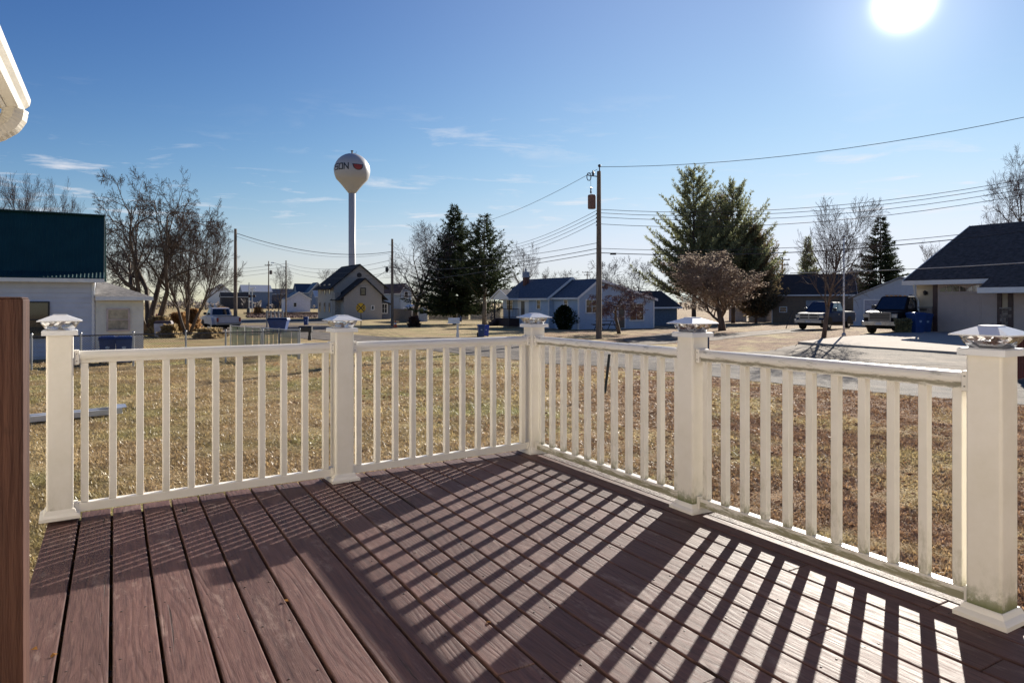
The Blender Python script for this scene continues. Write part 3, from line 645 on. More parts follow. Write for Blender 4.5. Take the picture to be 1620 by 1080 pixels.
def window(parent, axis_, c, z0, w, h, at=0.0, fr=0.07, mull='h', fm=None, name='window', pm=None):
    """framed window centred at c on the y=at face (axis x) or x=at face (axis y)"""
    fm = fm or trim; m = MB(); x0, x1, z1 = c-w/2, c+w/2, z0+h; o = at-0.02
    def bx(a0, a1, zz0, zz1, d0, d1):
        if axis_ == 'x': m.box(a0, a1, at-d1, at-d0, zz0, zz1)
        else: m.box(at-d1, at-d0, a0, a1, zz0, zz1)
    d = 0.085
    bx(x0-fr, x0, z0-fr, z1+fr, .02, d); bx(x1, x1+fr, z0-fr, z1+fr, .02, d); bx(x0, x1, z1, z1+fr, .02, d); bx(x0, x1, z0-fr, z0, .02, d+.02)
    if 'h' in mull: bx(x0, x1, (z0+z1)/2-.02, (z0+z1)/2+.02, .036, d-.02)
    if 'v' in mull: bx((x0+x1)/2-.03, (x0+x1)/2+.03, z0, z1, .037, d-.015)
    f = m.build(name, fm, parent); m = MB(); bx(x0-.001, x1+.001, z0-.001, z1+.001, .036, .046); m.build('pane', pm or pane, f); return f
def slab(m, quad, th):
    """roof slab: quad of 4 points, thickened downwards"""
    q = [Vector(p) for p in quad]; m.add([tuple(p) for p in q]+[(p.x, p.y, p.z-th) for p in q], [(0, 1, 2, 3), (7, 6, 5, 4)]+[(i, 4+i, 4+(i+1) % 4, (i+1) % 4) for i in range(4)])
def gable_y(root, prof, y0, y1, wallm, roofm, oh=0.35, fh=0.3, fth=0.16, trimm=None, siding=0.2, zb=-0.8, faces='xy', roofname='roof'):
    """house whose ridge runs along local y; prof = [(x, z) eave, ..., (x, z) eave]"""
    w = MB(); w.prism([(prof[0][0], zb)]+[(x, z) for x, z in prof]+[(prof[-1][0], zb)], y0, y1, 'y')
    def top(x):
        for (a, za), (b, zb_) in zip(prof, prof[1:]):
            if a <= x <= b: return za+(zb_-za)*(x-a)/(b-a)
        return 0
    if siding:
        if 'x' in faces: sidewall(w, 'x', prof[0][0], prof[-1][0], 0, top, siding, at=y0)
        if 'y' in faces: sidewall(w, 'y', y0, y1, 0, prof[0][1], siding, at=prof[0][0])
    w.build('wall', wallm, root, fix=True)
    r = MB()
    for i, ((a, za), (b, zb_)) in enumerate(zip(prof, prof[1:])):
        k = (zb_-za)/(b-a)
        if i == 0: a, za = a-oh, za-oh*k
        if i == len(prof)-2: b, zb_ = b+oh, zb_+oh*k
        slab(r, [(a, y0-fh, za+fth), (b, y0-fh, zb_+fth), (b, y1+fh, zb_+fth), (a, y1+fh, za+fth)], fth-0.02)
    ro = r.build(roofname, roofm, root)
    t = MB()
    for i, ((a, za), (b, zb_)) in enumerate(zip(prof, prof[1:])):
        k = (zb_-za)/(b-a)
        if i == 0: a, za = a-oh-.03, za-(oh+.03)*k
        if i == len(prof)-2: b, zb_ = b+oh+.03, zb_+(oh+.03)*k
        t.add([(a, y0-fh-.03, za+fth+.01), (b, y0-fh-.03, zb_+fth+.01), (b, y0-fh-.03, zb_-.06), (a, y0-fh-.03, za-.06), (a, y0-fh-.002, za+fth+.01), (b, y0-fh-.002, zb_+fth+.01), (b, y0-fh-.002, zb_-.06), (a, y0-fh-.002, za-.06)],
              [(0, 1, 2, 3), (7, 6, 5, 4), (0, 4, 5, 1), (1, 5, 6, 2), (2, 6, 7, 3), (3, 7, 4, 0)])
    a, za = prof[0]; k = (prof[1][1]-za)/(prof[1][0]-a); t.box(a-oh-.12, a-oh-.005, y0-fh, y1+fh, za-oh*k-.02, za-oh*k+fth-.02)
    t.build('trim', trimm or trim, root)
    return ro
def gable_x(root, y0, y1, x0, x1, ze, zr, wallm, roofm, oh=0.35, fh=0.3, fth=0.16, siding=0.2, trimm=None, zb=-0.8, ym=None, faces='xy'):
    """ridge along local x; eave faces the camera side (y0)"""
    ym = (y0+y1)/2 if ym is None else ym; w = MB(); w.prism([(y0, zb), (y0, ze), (ym, zr), (y1, ze), (y1, zb)], x0, x1, 'x')
    def top(y): return ze+(zr-ze)*((y-y0)/(ym-y0) if y < ym else (y1-y)/(y1-ym))
    if siding:
        if 'x' in faces: sidewall(w, 'x', x0, x1, 0, ze, siding, at=y0)
        if 'y' in faces: sidewall(w, 'y', y0, y1, 0, top, siding, at=x0)
    w.build('wall', wallm, root)
    r = MB(); k = (zr-ze)/(ym-y0); slab(r, [(x0-fh, y0-oh, ze-oh*k+fth), (x1+fh, y0-oh, ze-oh*k+fth), (x1+fh, ym, zr+fth), (x0-fh, ym, zr+fth)], fth-.02)
    k2 = (zr-ze)/(y1-ym); slab(r, [(x0-fh, ym, zr+fth), (x1+fh, ym, zr+fth), (x1+fh, y1+oh, ze-oh*k2+fth), (x0-fh, y1+oh, ze-oh*k2+fth)], fth-.02)
    ro = r.build('roof', roofm, root)
    t = MB(); t.box(x0-fh, x1+fh, y0-oh-.12, y0-oh-.005, ze-oh*k-.04, ze-oh*k+fth-.02)
    for xx in (x0-fh-.03, x1+fh+.002):
        t.add([(xx+d, y, z) for d in (0, .028) for y, z in ((y0-oh, ze-oh*k+fth+.01), (ym, zr+fth+.01), (ym, zr-.05), (y0-oh, ze-oh*k-.06))], [(0, 1, 2, 3), (7, 6, 5, 4), (0, 4, 5, 1), (1, 5, 6, 2), (2, 6, 7, 3), (3, 7, 4, 0)])
        t.add([(xx+d, y, z) for d in (0, .028) for y, z in ((y1+oh, ze-oh*k2+fth+.01), (ym, zr+fth+.01), (ym, zr-.05), (y1+oh, ze-oh*k2-.06))], [(0, 1, 2, 3), (7, 6, 5, 4), (0, 4, 5, 1), (1, 5, 6, 2), (2, 6, 7, 3), (3, 7, 4, 0)])
    t.build('trim', trimm or trim, root); return ro
def root_at(p, name, label, cat, group=None, rz=AZ): return empty(name, (p.x, p.y, p.z), rz, label, cat, group)
def onV(O, t): return O+V*t
def onU(O, t): return O+U*t

bluesid = M('light_blue_siding', (0.38, 0.47, 0.60), 0.55, 0.05, 2)
leftsid = M('pale_blue_siding', (0.56, 0.585, 0.66), 0.55, 0.05, 2)
shing = M('charcoal_shingles', (0.07, 0.064, 0.062), 0.9, 0.25, 8, bump=0.6, bscale=12, spec=.15)
shing_b = M('slate_blue_shingles', (0.075, 0.095, 0.13), 0.85, 0.2, 5, bump=0.6, bscale=14)
shing_g = M('weathered_grey_shingles', (0.22, 0.20, 0.18), 0.9, 0.3, 6, bump=0.8, bscale=20, dirt=0.6, dirtcol=(0.10, 0.09, 0.08), dscale=10)
shing_br = M('reddish_brown_shingles', (0.13, 0.08, 0.07), 0.9, 0.25, 5, bump=0.6, bscale=14)
# --- left house with ribbed navy metal roof
navy = M('navy_green_metal_roof', (0.010, 0.045, 0.050), 0.5, 0.08, 2, spec=0.25)
Y0 = 24.4; O = Vector((xat(150, Y0), Y0, 0))
h = root_at(O, 'left_house', 'pale blue sided house with ribbed dark navy metal roof at the left', 'house')
ze = zat(441, Y0-.3); yr = 1.7; rp = O+U*yr; zr = zat(341, rp.y)
zm = ze+.26; w = MB(); w.prism([(0, -.3), (0, ze-.02), (.4, zm-.12), (yr, zr-.2), (7-yr, zr-.2), (7, ze-.05), (7, -.3)], -14, 0, 'x'); sidewall(w, 'x', -14, 0, .1, ze, 0.17, .045); w.build('wall', leftsid, h)
r_ = MB(); ym, zm = 0.35, ze+.26
slab(r_, [(-14.3, -.38, ze+.03), (.30, -.38, ze+.03), (.30, ym, zm), (-14.3, ym, zm)], .05); slab(r_, [(-14.3, ym, zm), (.30, ym, zm), (.30, yr, zr), (-14.3, yr, zr)], .05); slab(r_, [(-14.3, yr, zr), (.30, yr, zr), (.30, 7-yr, zr-.01), (-14.3, 7-yr, zr-.01)], .05); slab(r_, [(-14.3, 7-yr, zr-.01), (.30, 7-yr, zr-.01), (.30, 7.4, ze+.02), (-14.3, 7.4, ze+.02)], .05)
for i in range(122):
    x = .27-i*.118
    for (ya, za), (yb, zb_) in (((-.38, ze+.03), (ym, zm)), ((ym, zm), (yr, zr))):
        r_.add([(x-.018, ya, za), (x+.018, ya, za), (x+.010, ya, za+.014), (x-.010, ya, za+.014), (x-.018, yb, zb_), (x+.018, yb, zb_), (x+.010, yb, zb_+.014), (x-.010, yb, zb_+.014)], [(0, 1, 2, 3), (7, 6, 5, 4), (0, 3, 7, 4), (3, 2, 6, 7), (2, 1, 5, 6)])
r_.box(-14.3, .31, yr-.12, yr+.12, zr-.01, zr+.035); r_.build('roof', navy, h)
t = MB(); t.box(-14.3, .30, -.40, -.385, ze-.13, ze+.0); t.box(-14.3, .28, -.384, -.02, ze-.13, ze-.11); t.box(-.10, .012, -.022, .1, -.2, ze-.14); t.build('trim', white, h)
c1, c0 = lenD(O, V, 76), lenD(O, V, 40); z1, z0 = zat(479, Y0-1), zat(533, Y0-1)
window(h, 'x', (c0+c1)/2-.1, z0, (c1-c0)+.2, z1-z0, mull='h', fm=blackm, fr=.05)
dn = MB(); dn.box(-.09, -.02, -.09, -.023, 0, ze-.15); dn.build('downspout', trim, h)
# --- white addition with shingled hip roof
O2 = O+V*.02; tw = lenD(O, V, 226); e2 = zat(472, O.y+.5)
h = root_at(O2, 'house_addition', 'small white sided addition with grey shingled hip roof beside the navy roofed house', 'addition')
w = MB(); w.box(0, tw, -.02, 4.5, -.3, e2); sidewall(w, 'x', 0, tw, .1, e2, .145, at=-.02); w.build('wall', M('warm_white_siding', (0.76, 0.73, 0.63), 0.6, 0.05), h)
za = zat(443, O.y+3)
r_ = MB(); r_.add([(-.0, -.3, e2+.06), (tw+.28, -.3, e2+.06), (tw+.28, 4.6, e2+.06), (0, 4.6, e2+.06), (0, 2.1, za), (0, 2.5, za), (0, -.3, e2), (tw+.28, -.3, e2), (tw+.28, 4.6, e2), (0, 4.6, e2)], [(0, 1, 4), (1, 2, 5, 4), (2, 3, 5), (0, 4, 5, 3, 9, 6), (0, 6, 7, 1), (1, 7, 8, 2), (2, 8, 9, 3), (6, 9, 8, 7)]); r_.build('roof', shing_g, h)
t = MB(); t.box(0, tw+.31, -.335, -.305, e2-.07, e2+.06); t.box(tw+.281, tw+.31, -.30, 4.6, e2-.07, e2+.06); t.build('trim', white, h)
window(h, 'x', lenD(O, V, 186), zat(521, O.y+.4), .62, zat(490, O.y+.4)-zat(521, O.y+.4), at=-.02, mull='h', fr=.06, fm=M('pinkish_window_frame', (0.55, 0.45, 0.42), .6), pm=M('curtained_pane', (0.25, 0.23, 0.18), 0.15, 0.4, 5, spec=.9))

# --- light blue house
A = hit(915, 521); h = root_at(A, 'blue_house', 'light blue sided house with dark shingled gables and front porch', 'house')
TX = lenD(A, V, 1034); TR = lenD(A, V, 946); TY = lenD(A, U, 876)
def Z(py, p): return zat(py, p.y)-A.z
prof = [(0, Z(470, A)), (TR, Z(443.5, A+V*TR)), (TX, Z(474, A+V*TX))]
gable_y(h, prof, 0, TY, bluesid, shing_b, oh=.25, fh=.25, siding=.16)
B = A+U*TY; dx = lenD(B, V, 868); B2 = B+V*dx; TR2 = lenD(B2, V, 904); TY2 = TY+lenD(B2, U, 796)
ze2, zr2 = Z(471, B2), Z(441, B2+V*TR2)
gable_y(h, [(dx, ze2), (dx+TR2, zr2), (dx+2*TR2, ze2)], TY+.02, TY2, bluesid, shing_b, oh=.25, fh=.2, siding=.16)
# windows: gable wall (axis x, at 0), side wall (axis y, at 0 / dx)
def wx(px0, px1, py0, py1, mull='hv', base=A, at=0):
    a, b = lenD(base, V, px0), lenD(base, V, px1); p = base+V*((a+b)/2); window(h, 'x', (a+b)/2, zat(py1, p.y)-A.z, b-a, (py1-py0)/F*p.y, at, mull=mull, fr=.10)
wx(927, 945, 475, 494, 'hv'); wx(996, 1017, 481, 506, 'hv')
m = MB(); a, b = lenD(A, V, 978.5), lenD(A, V, 987.5); m.box(a, b, -.05, -.002, .05, 2.05); d_ = m.build('door', M('dark_storm_door', (.05, .05, .055), .3), h, bevel=.01)
m = MB(); m.box(a-.12, a-.005, -.04, -.0, 0, 2.15).box(b+.005, b+.12, -.04, 0, 0, 2.15).box(a-.12, b+.12, -.04, 0, 2.055, 2.18); m.build('door_frame', trim, h)
def wy(px0, px1, py0, py1, o0, off, mull='h', frm=.09):
    b, a = lenD(o0, U, px0), lenD(o0, U, px1); p = o0+U*((a+b)/2); window(h, 'y', (a+b)/2+off[1], zat(py1, p.y)-A.z, b-a, (py1-py0)/F*p.y, off[0], mull=mull, fr=frm)
wy(893.5, 898.5, 475, 486, A, (0, 0)); wy(850.5, 855.5, 475, 488, B2, (dx, TY)); wy(803, 811.5, 474.5, 490, B2, (dx, TY))
b_, a_ = lenD(B2, U, 825), lenD(B2, U, 830.5); m = MB(); m.box(dx-.05, dx-.002, TY+a_, TY+b_, .76, ze2-.3); m.build('door', M('dark_storm_door', (.05, .05, .055), .3), h)
m = MB(); m.box(dx-.04, dx, TY+lenD(B2, U, 837), TY+a_-.01, .76, ze2-.2); m.box(dx-.04, dx, TY+b_+.01, TY+lenD(B2, U, 819.5), .76, ze2-.2); m.box(dx-.04, dx, TY+a_-.01, TY+b_+.01, ze2-.29, ze2-.2); m.build('door_frame', trim, h)
t = MB(); t.box(-.06, .06, -.06, .06, 0, prof[0][1]-.1); t.box(TX-.08, TX+.05, -.06, .0, 0, prof[2][1]-.1); t.box(dx-.05, dx+.06, TY-.05, TY+.02, 0, ze2-.1); t.build('downspout', trim, h)
# porch
ya, yb = TY+lenD(B2, U, 822), TY2-.1; pd = 1.15; p0 = dx-pd; ym = (ya+yb)/2
m = MB(); m.box(p0, dx-.05, ya, yb, .0, .75); m.build('porch_deck', M('dark_red_porch', (0.04, 0.02, 0.02), .7), h)
zp = ze2-.02; zt_ = zp+.85
m = MB(); xe_ = dx+.85*TR2/(zr2-ze2)-.25; slab(m, [(p0-.2, ya-.2, zp), (dx+.02, ya-.2, zp), (xe_, ym, zt_), (p0-.2, ym, zt_)], .09); slab(m, [(p0-.2, ym, zt_), (xe_, ym, zt_), (dx+.02, yb+.2, zp), (p0-.2, yb+.2, zp)], .09); m.build('porch_roof', shing_g, h)
m = MB(); m.prism([(ya-.15, zp-.12), (ym, zt_-.10), (yb+.15, zp-.12)], p0-.15, p0-.10, 'x'); m.build('porch_gable', white, h)
m = MB(); m.add([(p0-.23+d, y, z) for d in (0, .05) for y, z in ((ya-.25, zp-.12), (ya-.25, zp+.04), (ym, zt_+.06), (ym, zt_-.10))], [(0, 1, 2, 3), (7, 6, 5, 4), (0, 4, 5, 1), (1, 5, 6, 2), (2, 6, 7, 3), (3, 7, 4, 0)])
m.add([(p0-.23+d, y, z) for d in (0, .05) for y, z in ((yb+.25, zp-.12), (yb+.25, zp+.04), (ym, zt_+.06), (ym, zt_-.10))], [(0, 1, 2, 3), (7, 6, 5, 4), (0, 4, 5, 1), (1, 5, 6, 2), (2, 6, 7, 3), (3, 7, 4, 0)]); m.box(p0-.2, dx, ya-.24, ya-.2, zp-.16, zp); m.build('porch_trim', trim, h)
for y in (ya+.1, yb-.1): m = MB(); m.box(p0+.02, p0+.12, y-.05, y+.05, .75, zp-.05); m.build('porch_column', blackm, h)
def guard(p, q, name='porch_guardrail'):
    m = MB(); d = (q-p); n_ = max(2, int(d.length/.16)); up = Vector((0, 0, 1))
    m.tube([p+up*.9, q+up*.9], .03, 4); m.tube([p+up*.12, q+up*.12], .025, 4)
    for i in range(n_+1): s = p.lerp(q, i/n_); m.tube([s+up*.1, s+up*.9], .018, 4)
    return m.build(name, M('dark_maroon_rail', (.05, .02, .025), .5), h)
guard(Vector((p0+.05, ya+.05, .75)), Vector((p0+.05, yb-.05-1.0, .75))); guard(Vector((p0+.05, ya+.05, .75)), Vector((dx-.1, ya+.05, .75))); guard(Vector((p0+.05, yb-1.05, .75)), Vector((p0-.9, yb-1.05, .0)), 'stair_rail'); guard(Vector((p0+.05, yb, .75)), Vector((p0-.9, yb, .0)), 'stair_rail')
m = MB()
for i in range(3): m.box(p0-.9+.3*i, p0, yb-1.0, yb-.05, 0, .2*(i+1))
m.build('porch_steps', M('dark_red_porch', (0.04, 0.02, 0.02), .7), h)
# chimney
cq = TY2-1.5; cp = A+U*cq; cxx = dx+lenD(A+U*cq+V*dx, V, 832); ct = Z(430, A+U*cq+V*cxx)
m = MB(); m.box(cxx-.22, cxx+.22, cq-.22, cq+.22, ze2, ct-.55); ch = m.build('chimney', M('chimney_brick', (0.16, 0.07, 0.05), .85, .3, 20), h)
m = MB(); m.box(cxx-.26, cxx+.26, cq-.26, cq+.26, ct-.55, ct); m.lathe([(.09, ct), (.09, ct+.22), (.14, ct+.24), (.02, ct+.32)], 8, (cxx, cq, 0)); m.build('chimney_crown', M('grey_blue_render', (0.26, 0.30, 0.38), .7), ch)
# low dark building just right of the blue house
O = hit(1037, 516.5); O = O+U*3; e = root_at(O, 'low_outbuilding', 'low dark blue outbuilding partly hidden right behind the blue house', 'outbuilding')
tx = lenD(O, V, 1071); gable_x(e, 0, 6, 0, tx, zat(485, O.y)-O.z, zat(462, O.y+3)-O.z, M('dusk_blue_siding', (0.10, 0.14, 0.19), .7), shing, fh=.4, siding=.3)

# --- grey gabled house by the crossing sign
A = hit(544, 506); h = root_at(A, 'grey_house', 'grey two storey gabled house behind the railroad warning sign', 'house')
gs = M('warm_grey_siding', (0.40, 0.365, 0.325), .65, .05); gd = M('charcoal_roof', (0.045, 0.042, 0.042), .9, .2, spec=.15)
x1 = lenD(A, V, 604); xr = lenD(A, V, 577)
gable_y(h, [(0, Z(468, A)), (xr, Z(441, A+V*xr)), (x1, Z(467, A+V*x1))], 0, 4.0, gs, gd, oh=.9, fh=.4, siding=.3, trimm=gd, roofname='front_roof')
A3 = A+U*3.6; xl = lenD(A3, V, 528); xr3 = lenD(A3, V, 568.5); x3 = 2*xr3-xl
gable_y(h, [(xl, Z(452, A3+V*xl)), (xr3, Z(419, A3+V*xr3)), (x3, Z(452, A3+V*x3))], 3.65, 13.5, gs, gd, oh=.7, fh=.4, siding=.3, trimm=gd)
def wv(px0, px1, py0, py1, at=0, base=A, fm=None, name='window', mull='h'):
    a, b = lenD(base, V, px0), lenD(base, V, px1); p = base+V*((a+b)/2); return window(h, 'x', (a+b)/2, zat(py1, p.y)-A.z, b-a, (py1-py0)/F*p.y, at, mull=mull, fr=.12, fm=fm, name=name)
wv(571, 577.5, 456, 466, fm=blackm); wv(588, 591, 484, 489.5, mull='')
for yy in (6, 9, 12): window(h, 'y', yy, 1.2, .8, 1.5, xl, mull='h', fm=gs, fr=.12); window(h, 'y', yy, 4.2, .8, 1.5, xl, mull='h', fm=gs, fr=.12)
m = MB(); m.lathe([(.42, -.03), (.42, .03), (.30, .05)], 12); v = m.build('round_vent', blackm, h); v.location = (xr3, 3.62, Z(434.5, A3)); v.rotation_euler = (R(90), 0, 0)
m = MB(); m.box(-.9, .0, 1.8, 3.64, 0, 4.4); m.build('side_wing', M('tan_siding', (0.34, 0.30, 0.26), .65), h)
xe = lenD(A, V, 619); m = MB(); zt0, zt1 = Z(474, A+V*x1)-.15, Z(480.5, A+V*xe)-.15; m.prism([(x1, -.5), (xe, -.5), (xe, zt1), (x1, zt0)], .5, 4, 'y'); m.build('lean_to', M('blue_grey_siding', (0.13, 0.15, 0.19), .7), h)
m = MB(); slab(m, [(x1-.05, .2, zt0+.16), (xe+.4, .2, zt1+.1), (xe+.4, 4.2, zt1+.1), (x1-.05, 4.2, zt0+.16)], .14); m.build('lean_to_roof', gd, h)
wv(606, 613.5, 481, 495, at=.5, mull='hv')

# --- simple far buildings; each along the street grid
def far_house(px0, px1, pyb, pye, pyr, label, wallm, roofm, ridge='y', depth=6, name='house', cat='house', xr=None, siding=0, wins=(), rz=AZ, trimm=None, oh=.3):
    A = hit(px0, pyb); h = root_at(A, name, label, cat, rz=rz); ve = Vector((math.cos(rz), math.sin(rz), 0)); ue = Vector((-math.sin(rz), math.cos(rz), 0))
    x1 = lenD(A, ve, px1)
    if ridge == 'y':
        xm = lenD(A, ve, xr) if xr else x1/2; pm = A+ve*xm
        gable_y(h, [(0, zat(pye, A.y)-A.z), (xm, zat(pyr, pm.y)-A.z), (x1, zat(pye, A.y)-A.z)], 0, depth, wallm, roofm, oh=oh, fh=oh, siding=siding, trimm=trimm)
    else:
        pm = A+ue*(depth/2); gable_x(h, 0, depth, 0, x1, zat(pye, A.y)-A.z, zat(pyr, pm.y)-A.z, wallm, roofm, oh=oh, fh=oh, siding=siding, trimm=trimm)
    for (a0, a1, b0, b1) in wins:
        a, b = lenD(A, ve, a0), lenD(A, ve, a1); p = A+ve*((a+b)/2); window(h, 'x', (a+b)/2, zat(b1, p.y)-A.z, b-a, (b1-b0)/F*p.y, 0, fr=.1, mull='h')
    return A, h
lav = M('lavender_white_siding', (0.55, 0.57, 0.68), .6); bg1 = M('blue_grey_wall', (0.22, 0.27, 0.36), .7); slate = M('dark_slate_metal', (0.03, 0.05, 0.08), .5, .1)
paleroof = M('pale_metal_roof', (0.55, 0.56, 0.58), .45, .1); woodf = M('weathered_fence_wood', (0.20, 0.15, 0.11), .85, .25, 4, stretch=(4, 4, .5)); woodd = M('dark_plank_wall', (0.07, 0.065, 0.07), .85, .25, 3)
far_house(330, 367, 487, 463, 449, 'white house with grey gable behind the parked white pickup', white, shing_br, depth=8, xr=351, wins=[(348, 353, 452, 457)])
far_house(350, 393, 489, 469, 463, 'long dark plank shed behind the white pickup', woodd, shing, ridge='x', name='shed', cat='shed', depth=4)
far_house(384, 430, 488, 461, 451, 'long blue building with pale roof behind the crossing signal', bg1, paleroof, ridge='x', name='warehouse', cat='warehouse', depth=10)
far_house(424, 470, 487.5, 465, 457, 'dark low building between the two distant utility poles', M('dark_blue_wall', (.06, .08, .12), .7), slate, ridge='x', name='outbuilding', cat='outbuilding', depth=8)
far_house(470, 497, 487.5, 462, 449, 'dark blue roofed house behind the white garage', M('grey_wall', (.22, .24, .27), .7), slate, ridge='x', depth=8)
far_house(489, 516, 488, 462, 447, 'house with dark gabled roof left of the grey house', M('grey_wall', (.22, .24, .27), .7), slate, ridge='y', depth=8)
A, gh = far_house(454, 491, 493.5, 473, 462, 'small lavender white garage with dark gable roof beside the tracks', lav, slate, depth=7, name='garage', cat='garage', siding=.3, wins=[(464.5, 469, 479, 485)])
A, gh = far_house(499, 520, 488.5, 469, 460, 'grey metal shed with shiny pale roof', bg1, paleroof, ridge='x', name='metal_shed', cat='shed', depth=6)
far_house(606, 640, 501, 466, 450, 'white house with brown roof behind the utility pole', M('offwhite', (.5, .5, .52), .6), shing_br, ridge='y', depth=8, wins=[(612, 617, 468, 480)])
far_house(634, 651, 503, 462, 449, 'narrow pale blue gabled house behind the wooden fence', bluesid, shing_br, depth=9, wins=[(640, 645, 462, 470)], oh=.25)
A, sh = far_house(650, 662, 509, 487, 483.5, 'white panelled shed with blue doors left of the spruces', white, paleroof, name='garden_shed', cat='shed', depth=2.4, siding=.25, oh=.1)
m = MB(); x0 = lenD(A, V, 662); x2 = lenD(A, V, 677); m.box(x0+.02, x2, .3, 2.4, -.2, zat(486, A.y)-A.z); m.build('extension', bluesid, sh)
m = MB()
for i in range(2): m.box(x0+.15+i*.72, x0+.82+i*.72, .26, .298, .05, 1.75)
m.build('double_door', M('pale_blue_door', (.35, .45, .60), .6), sh)
far_house(1153, 1181, 508, 487, 486, 'white flat shed between the pines and the grey shed', lav, lav, ridge='x', rz=-R(20), name='white_shed', cat='shed', depth=2.5, oh=.05)
A, sh = far_house(1184, 1212, 508, 488, 480, 'small grey metal shed with pale gable roof beside the brown garage', M('grey_metal_wall', (.20, .22, .26), .6), paleroof, name='metal_shed', cat='shed', depth=3.2, oh=.06, rz=-R(42))
brs = M('brown_siding', (0.22, 0.155, 0.105), .8, .12); brr = M('dark_brown_shingles', (0.05, 0.042, 0.042), .9, .2, 6, bump=.5)
A, h = far_house(1222, 1352, 511, 465.5, 436, 'brown sided garage with dark roof behind the blue pickup', brs, brr, ridge='x', name='brown_garage', cat='garage', depth=8, siding=.2, rz=-R(22), wins=[(1234, 1244, 486, 493)])
VG = Vector((math.cos(R(22)), -math.sin(R(22)), 0)); a, b = lenD(A, VG, 1275), lenD(A, VG, 1303); m = MB(); zt_ = zat(475, A.y)-A.z
for i in range(4): m.box(a, b, -.06, -.02, .02+i*zt_/4, (i+1)*zt_/4-.01)
m.build('garage_door', M('pale_garage_door', (.33, .34, .37), .6), h)
a, b = lenD(A, VG, 1236), lenD(A, VG, 1245); m = MB()
for i in range(4): m.box(a, b, -.06, -.02, zat(471, A.y)-A.z+i*.09, zat(471, A.y)-A.z+i*.09+.05)
m.build('vent', M('pinkish_vent', (.35, .28, .27), .7), h)
m = MB(); m.box(-.08, 0, -.12, -.03, -.2, zat(467, A.y)-A.z); m.build('downspout', trim, h)
far_house(1322, 1372, 503, 462, 424, 'pale two storey house behind the brown garage', M('pale_lilac_siding', (.42, .43, .50), .6), shing, depth=10, rz=-R(24), siding=.3, wins=[(1340, 1345, 434, 446), (1352, 1357, 434, 446)], oh=.5)
# --- blue-grey metal shop behind the dark suv: long low slope, vertical ribs
O = hit(1350, 515); VS = Vector((math.cos(R(28)), -math.sin(R(28)), 0)); h = root_at(O, 'metal_shop', 'pale blue grey metal workshop with long sloping roof behind the dark SUV', 'workshop', rz=-R(28))
bm1 = M('blue_grey_metal_siding', (0.40, 0.45, 0.53), .5, .06); xe = lenD(O, VS, 1424); zA, zB = zat(470, O.y)-O.z, zat(440, (O+VS*xe).y)-O.z
w = MB(); w.prism([(0, -.3), (0, zA), (xe, zB), (xe+9, zB-2), (xe+9, -.3)], 0, 12, 'y'); ribs(w, 'x', .1, xe-.1, .05, lambda x: zA+(zB-zA)*x/xe-.08, .32); w.build('wall', bm1, h)
w = MB(); slab(w, [(-.5, -.35, zA-.05), (xe, -.35, zB+.16), (xe, 12, zB+.16), (-.5, 12, zA-.05)], .10); slab(w, [(xe, -.35, zB+.16), (xe+9.3, -.35, zB-1.9), (xe+9.3, 12, zB-1.9), (xe, 12, zB+.16)], .1); w.build('roof', M('roof_pale_edge', (.40, .42, .44), .6), h)
a, b = lenD(O, VS, 1368), lenD(O, VS, 1392); m = MB(); zt_ = zat(475, O.y)-O.z
for i in range(5): m.box(a, b, -.05, -.032, .02+i*zt_/5, (i+1)*zt_/5-.012)
m.build('garage_door', M('lilac_garage_door', (.38, .38, .44), .6), h)
m = MB(); m.box(a-.12, a-.01, -.07, -.03, 0, zt_+.12).box(b+.01, b+.12, -.07, -.03, 0, zt_+.12).box(a-.01, b+.01, -.07, -.03, zt_+.01, zt_+.12); m.build('door_frame', trim, h)

# --- tan garage house on the right (its long face runs along U towards us)
G0 = hit(1450, 526); h = root_at(G0, 'garage_house', 'tan sided house with steep dark roof and garage doors at the right', 'house')
tan = M('tan_vinyl_siding', (0.47, 0.40, 0.30), .55, .05, 3); dbr = M('dark_brown_trim', (0.075, 0.042, 0.040), .5)
def gU(px): return lenD(G0, U, px)            # negative: towards the camera
def gZ(py, px): p = G0+U*gU(px); return zat(py, p.y)-G0.z
yE = gU(1578)-16; zE = gZ(441, 1455)
xr = 6.0; Rp = G0+V*xr; zR = zat(362, (Rp+U*0).y)-G0.z
gablepr = [(0, -.5), (0, zE), (xr, zR), (2*xr, zE), (2*xr, -.5)]
w = MB(); w.prism(gablepr, yE, 0, 'y'); sidewall(w, 'y', yE, 0, .0, zE, .15, .022); w.build('wall', tan, h)
k = (zR-zE)/xr; r_ = MB(); slab(r_, [(-.55, .35, zE-.55*k+.2), (xr, .35, zR+.2), (xr, yE, zR+.2), (-.55, yE, zE-.55*k+.2)], .16); slab(r_, [(xr, .35, zR+.2), (2*xr+.5, .35, zE-.5*k+.2), (2*xr+.5, yE, zE-.5*k+.2), (xr, yE, zR+.2)], .16)
yl = gU(1566); xo = -1.5; zlo = zE-1.35*k+.1
r_.build('roof', M('charcoal_architectural_shingles', (0.12, 0.095, 0.08), .95, .25, 5, bump=.5, bscale=14, spec=.1), h)
ylow = gU(1575); ex = .95
r_ = MB(); slab(r_, [(-.56, ylow, zE-.56*k+.205), (-.56, yE, zE-.56*k+.205), (-.56-ex, yE, zE-(.56+ex)*k+.205), (-.56-ex, ylow, zE-(.56+ex)*k+.205)], .12); r_.build('lower_roof', M('charcoal_architectural_shingles', (0.058, 0.056, 0.062)), h)
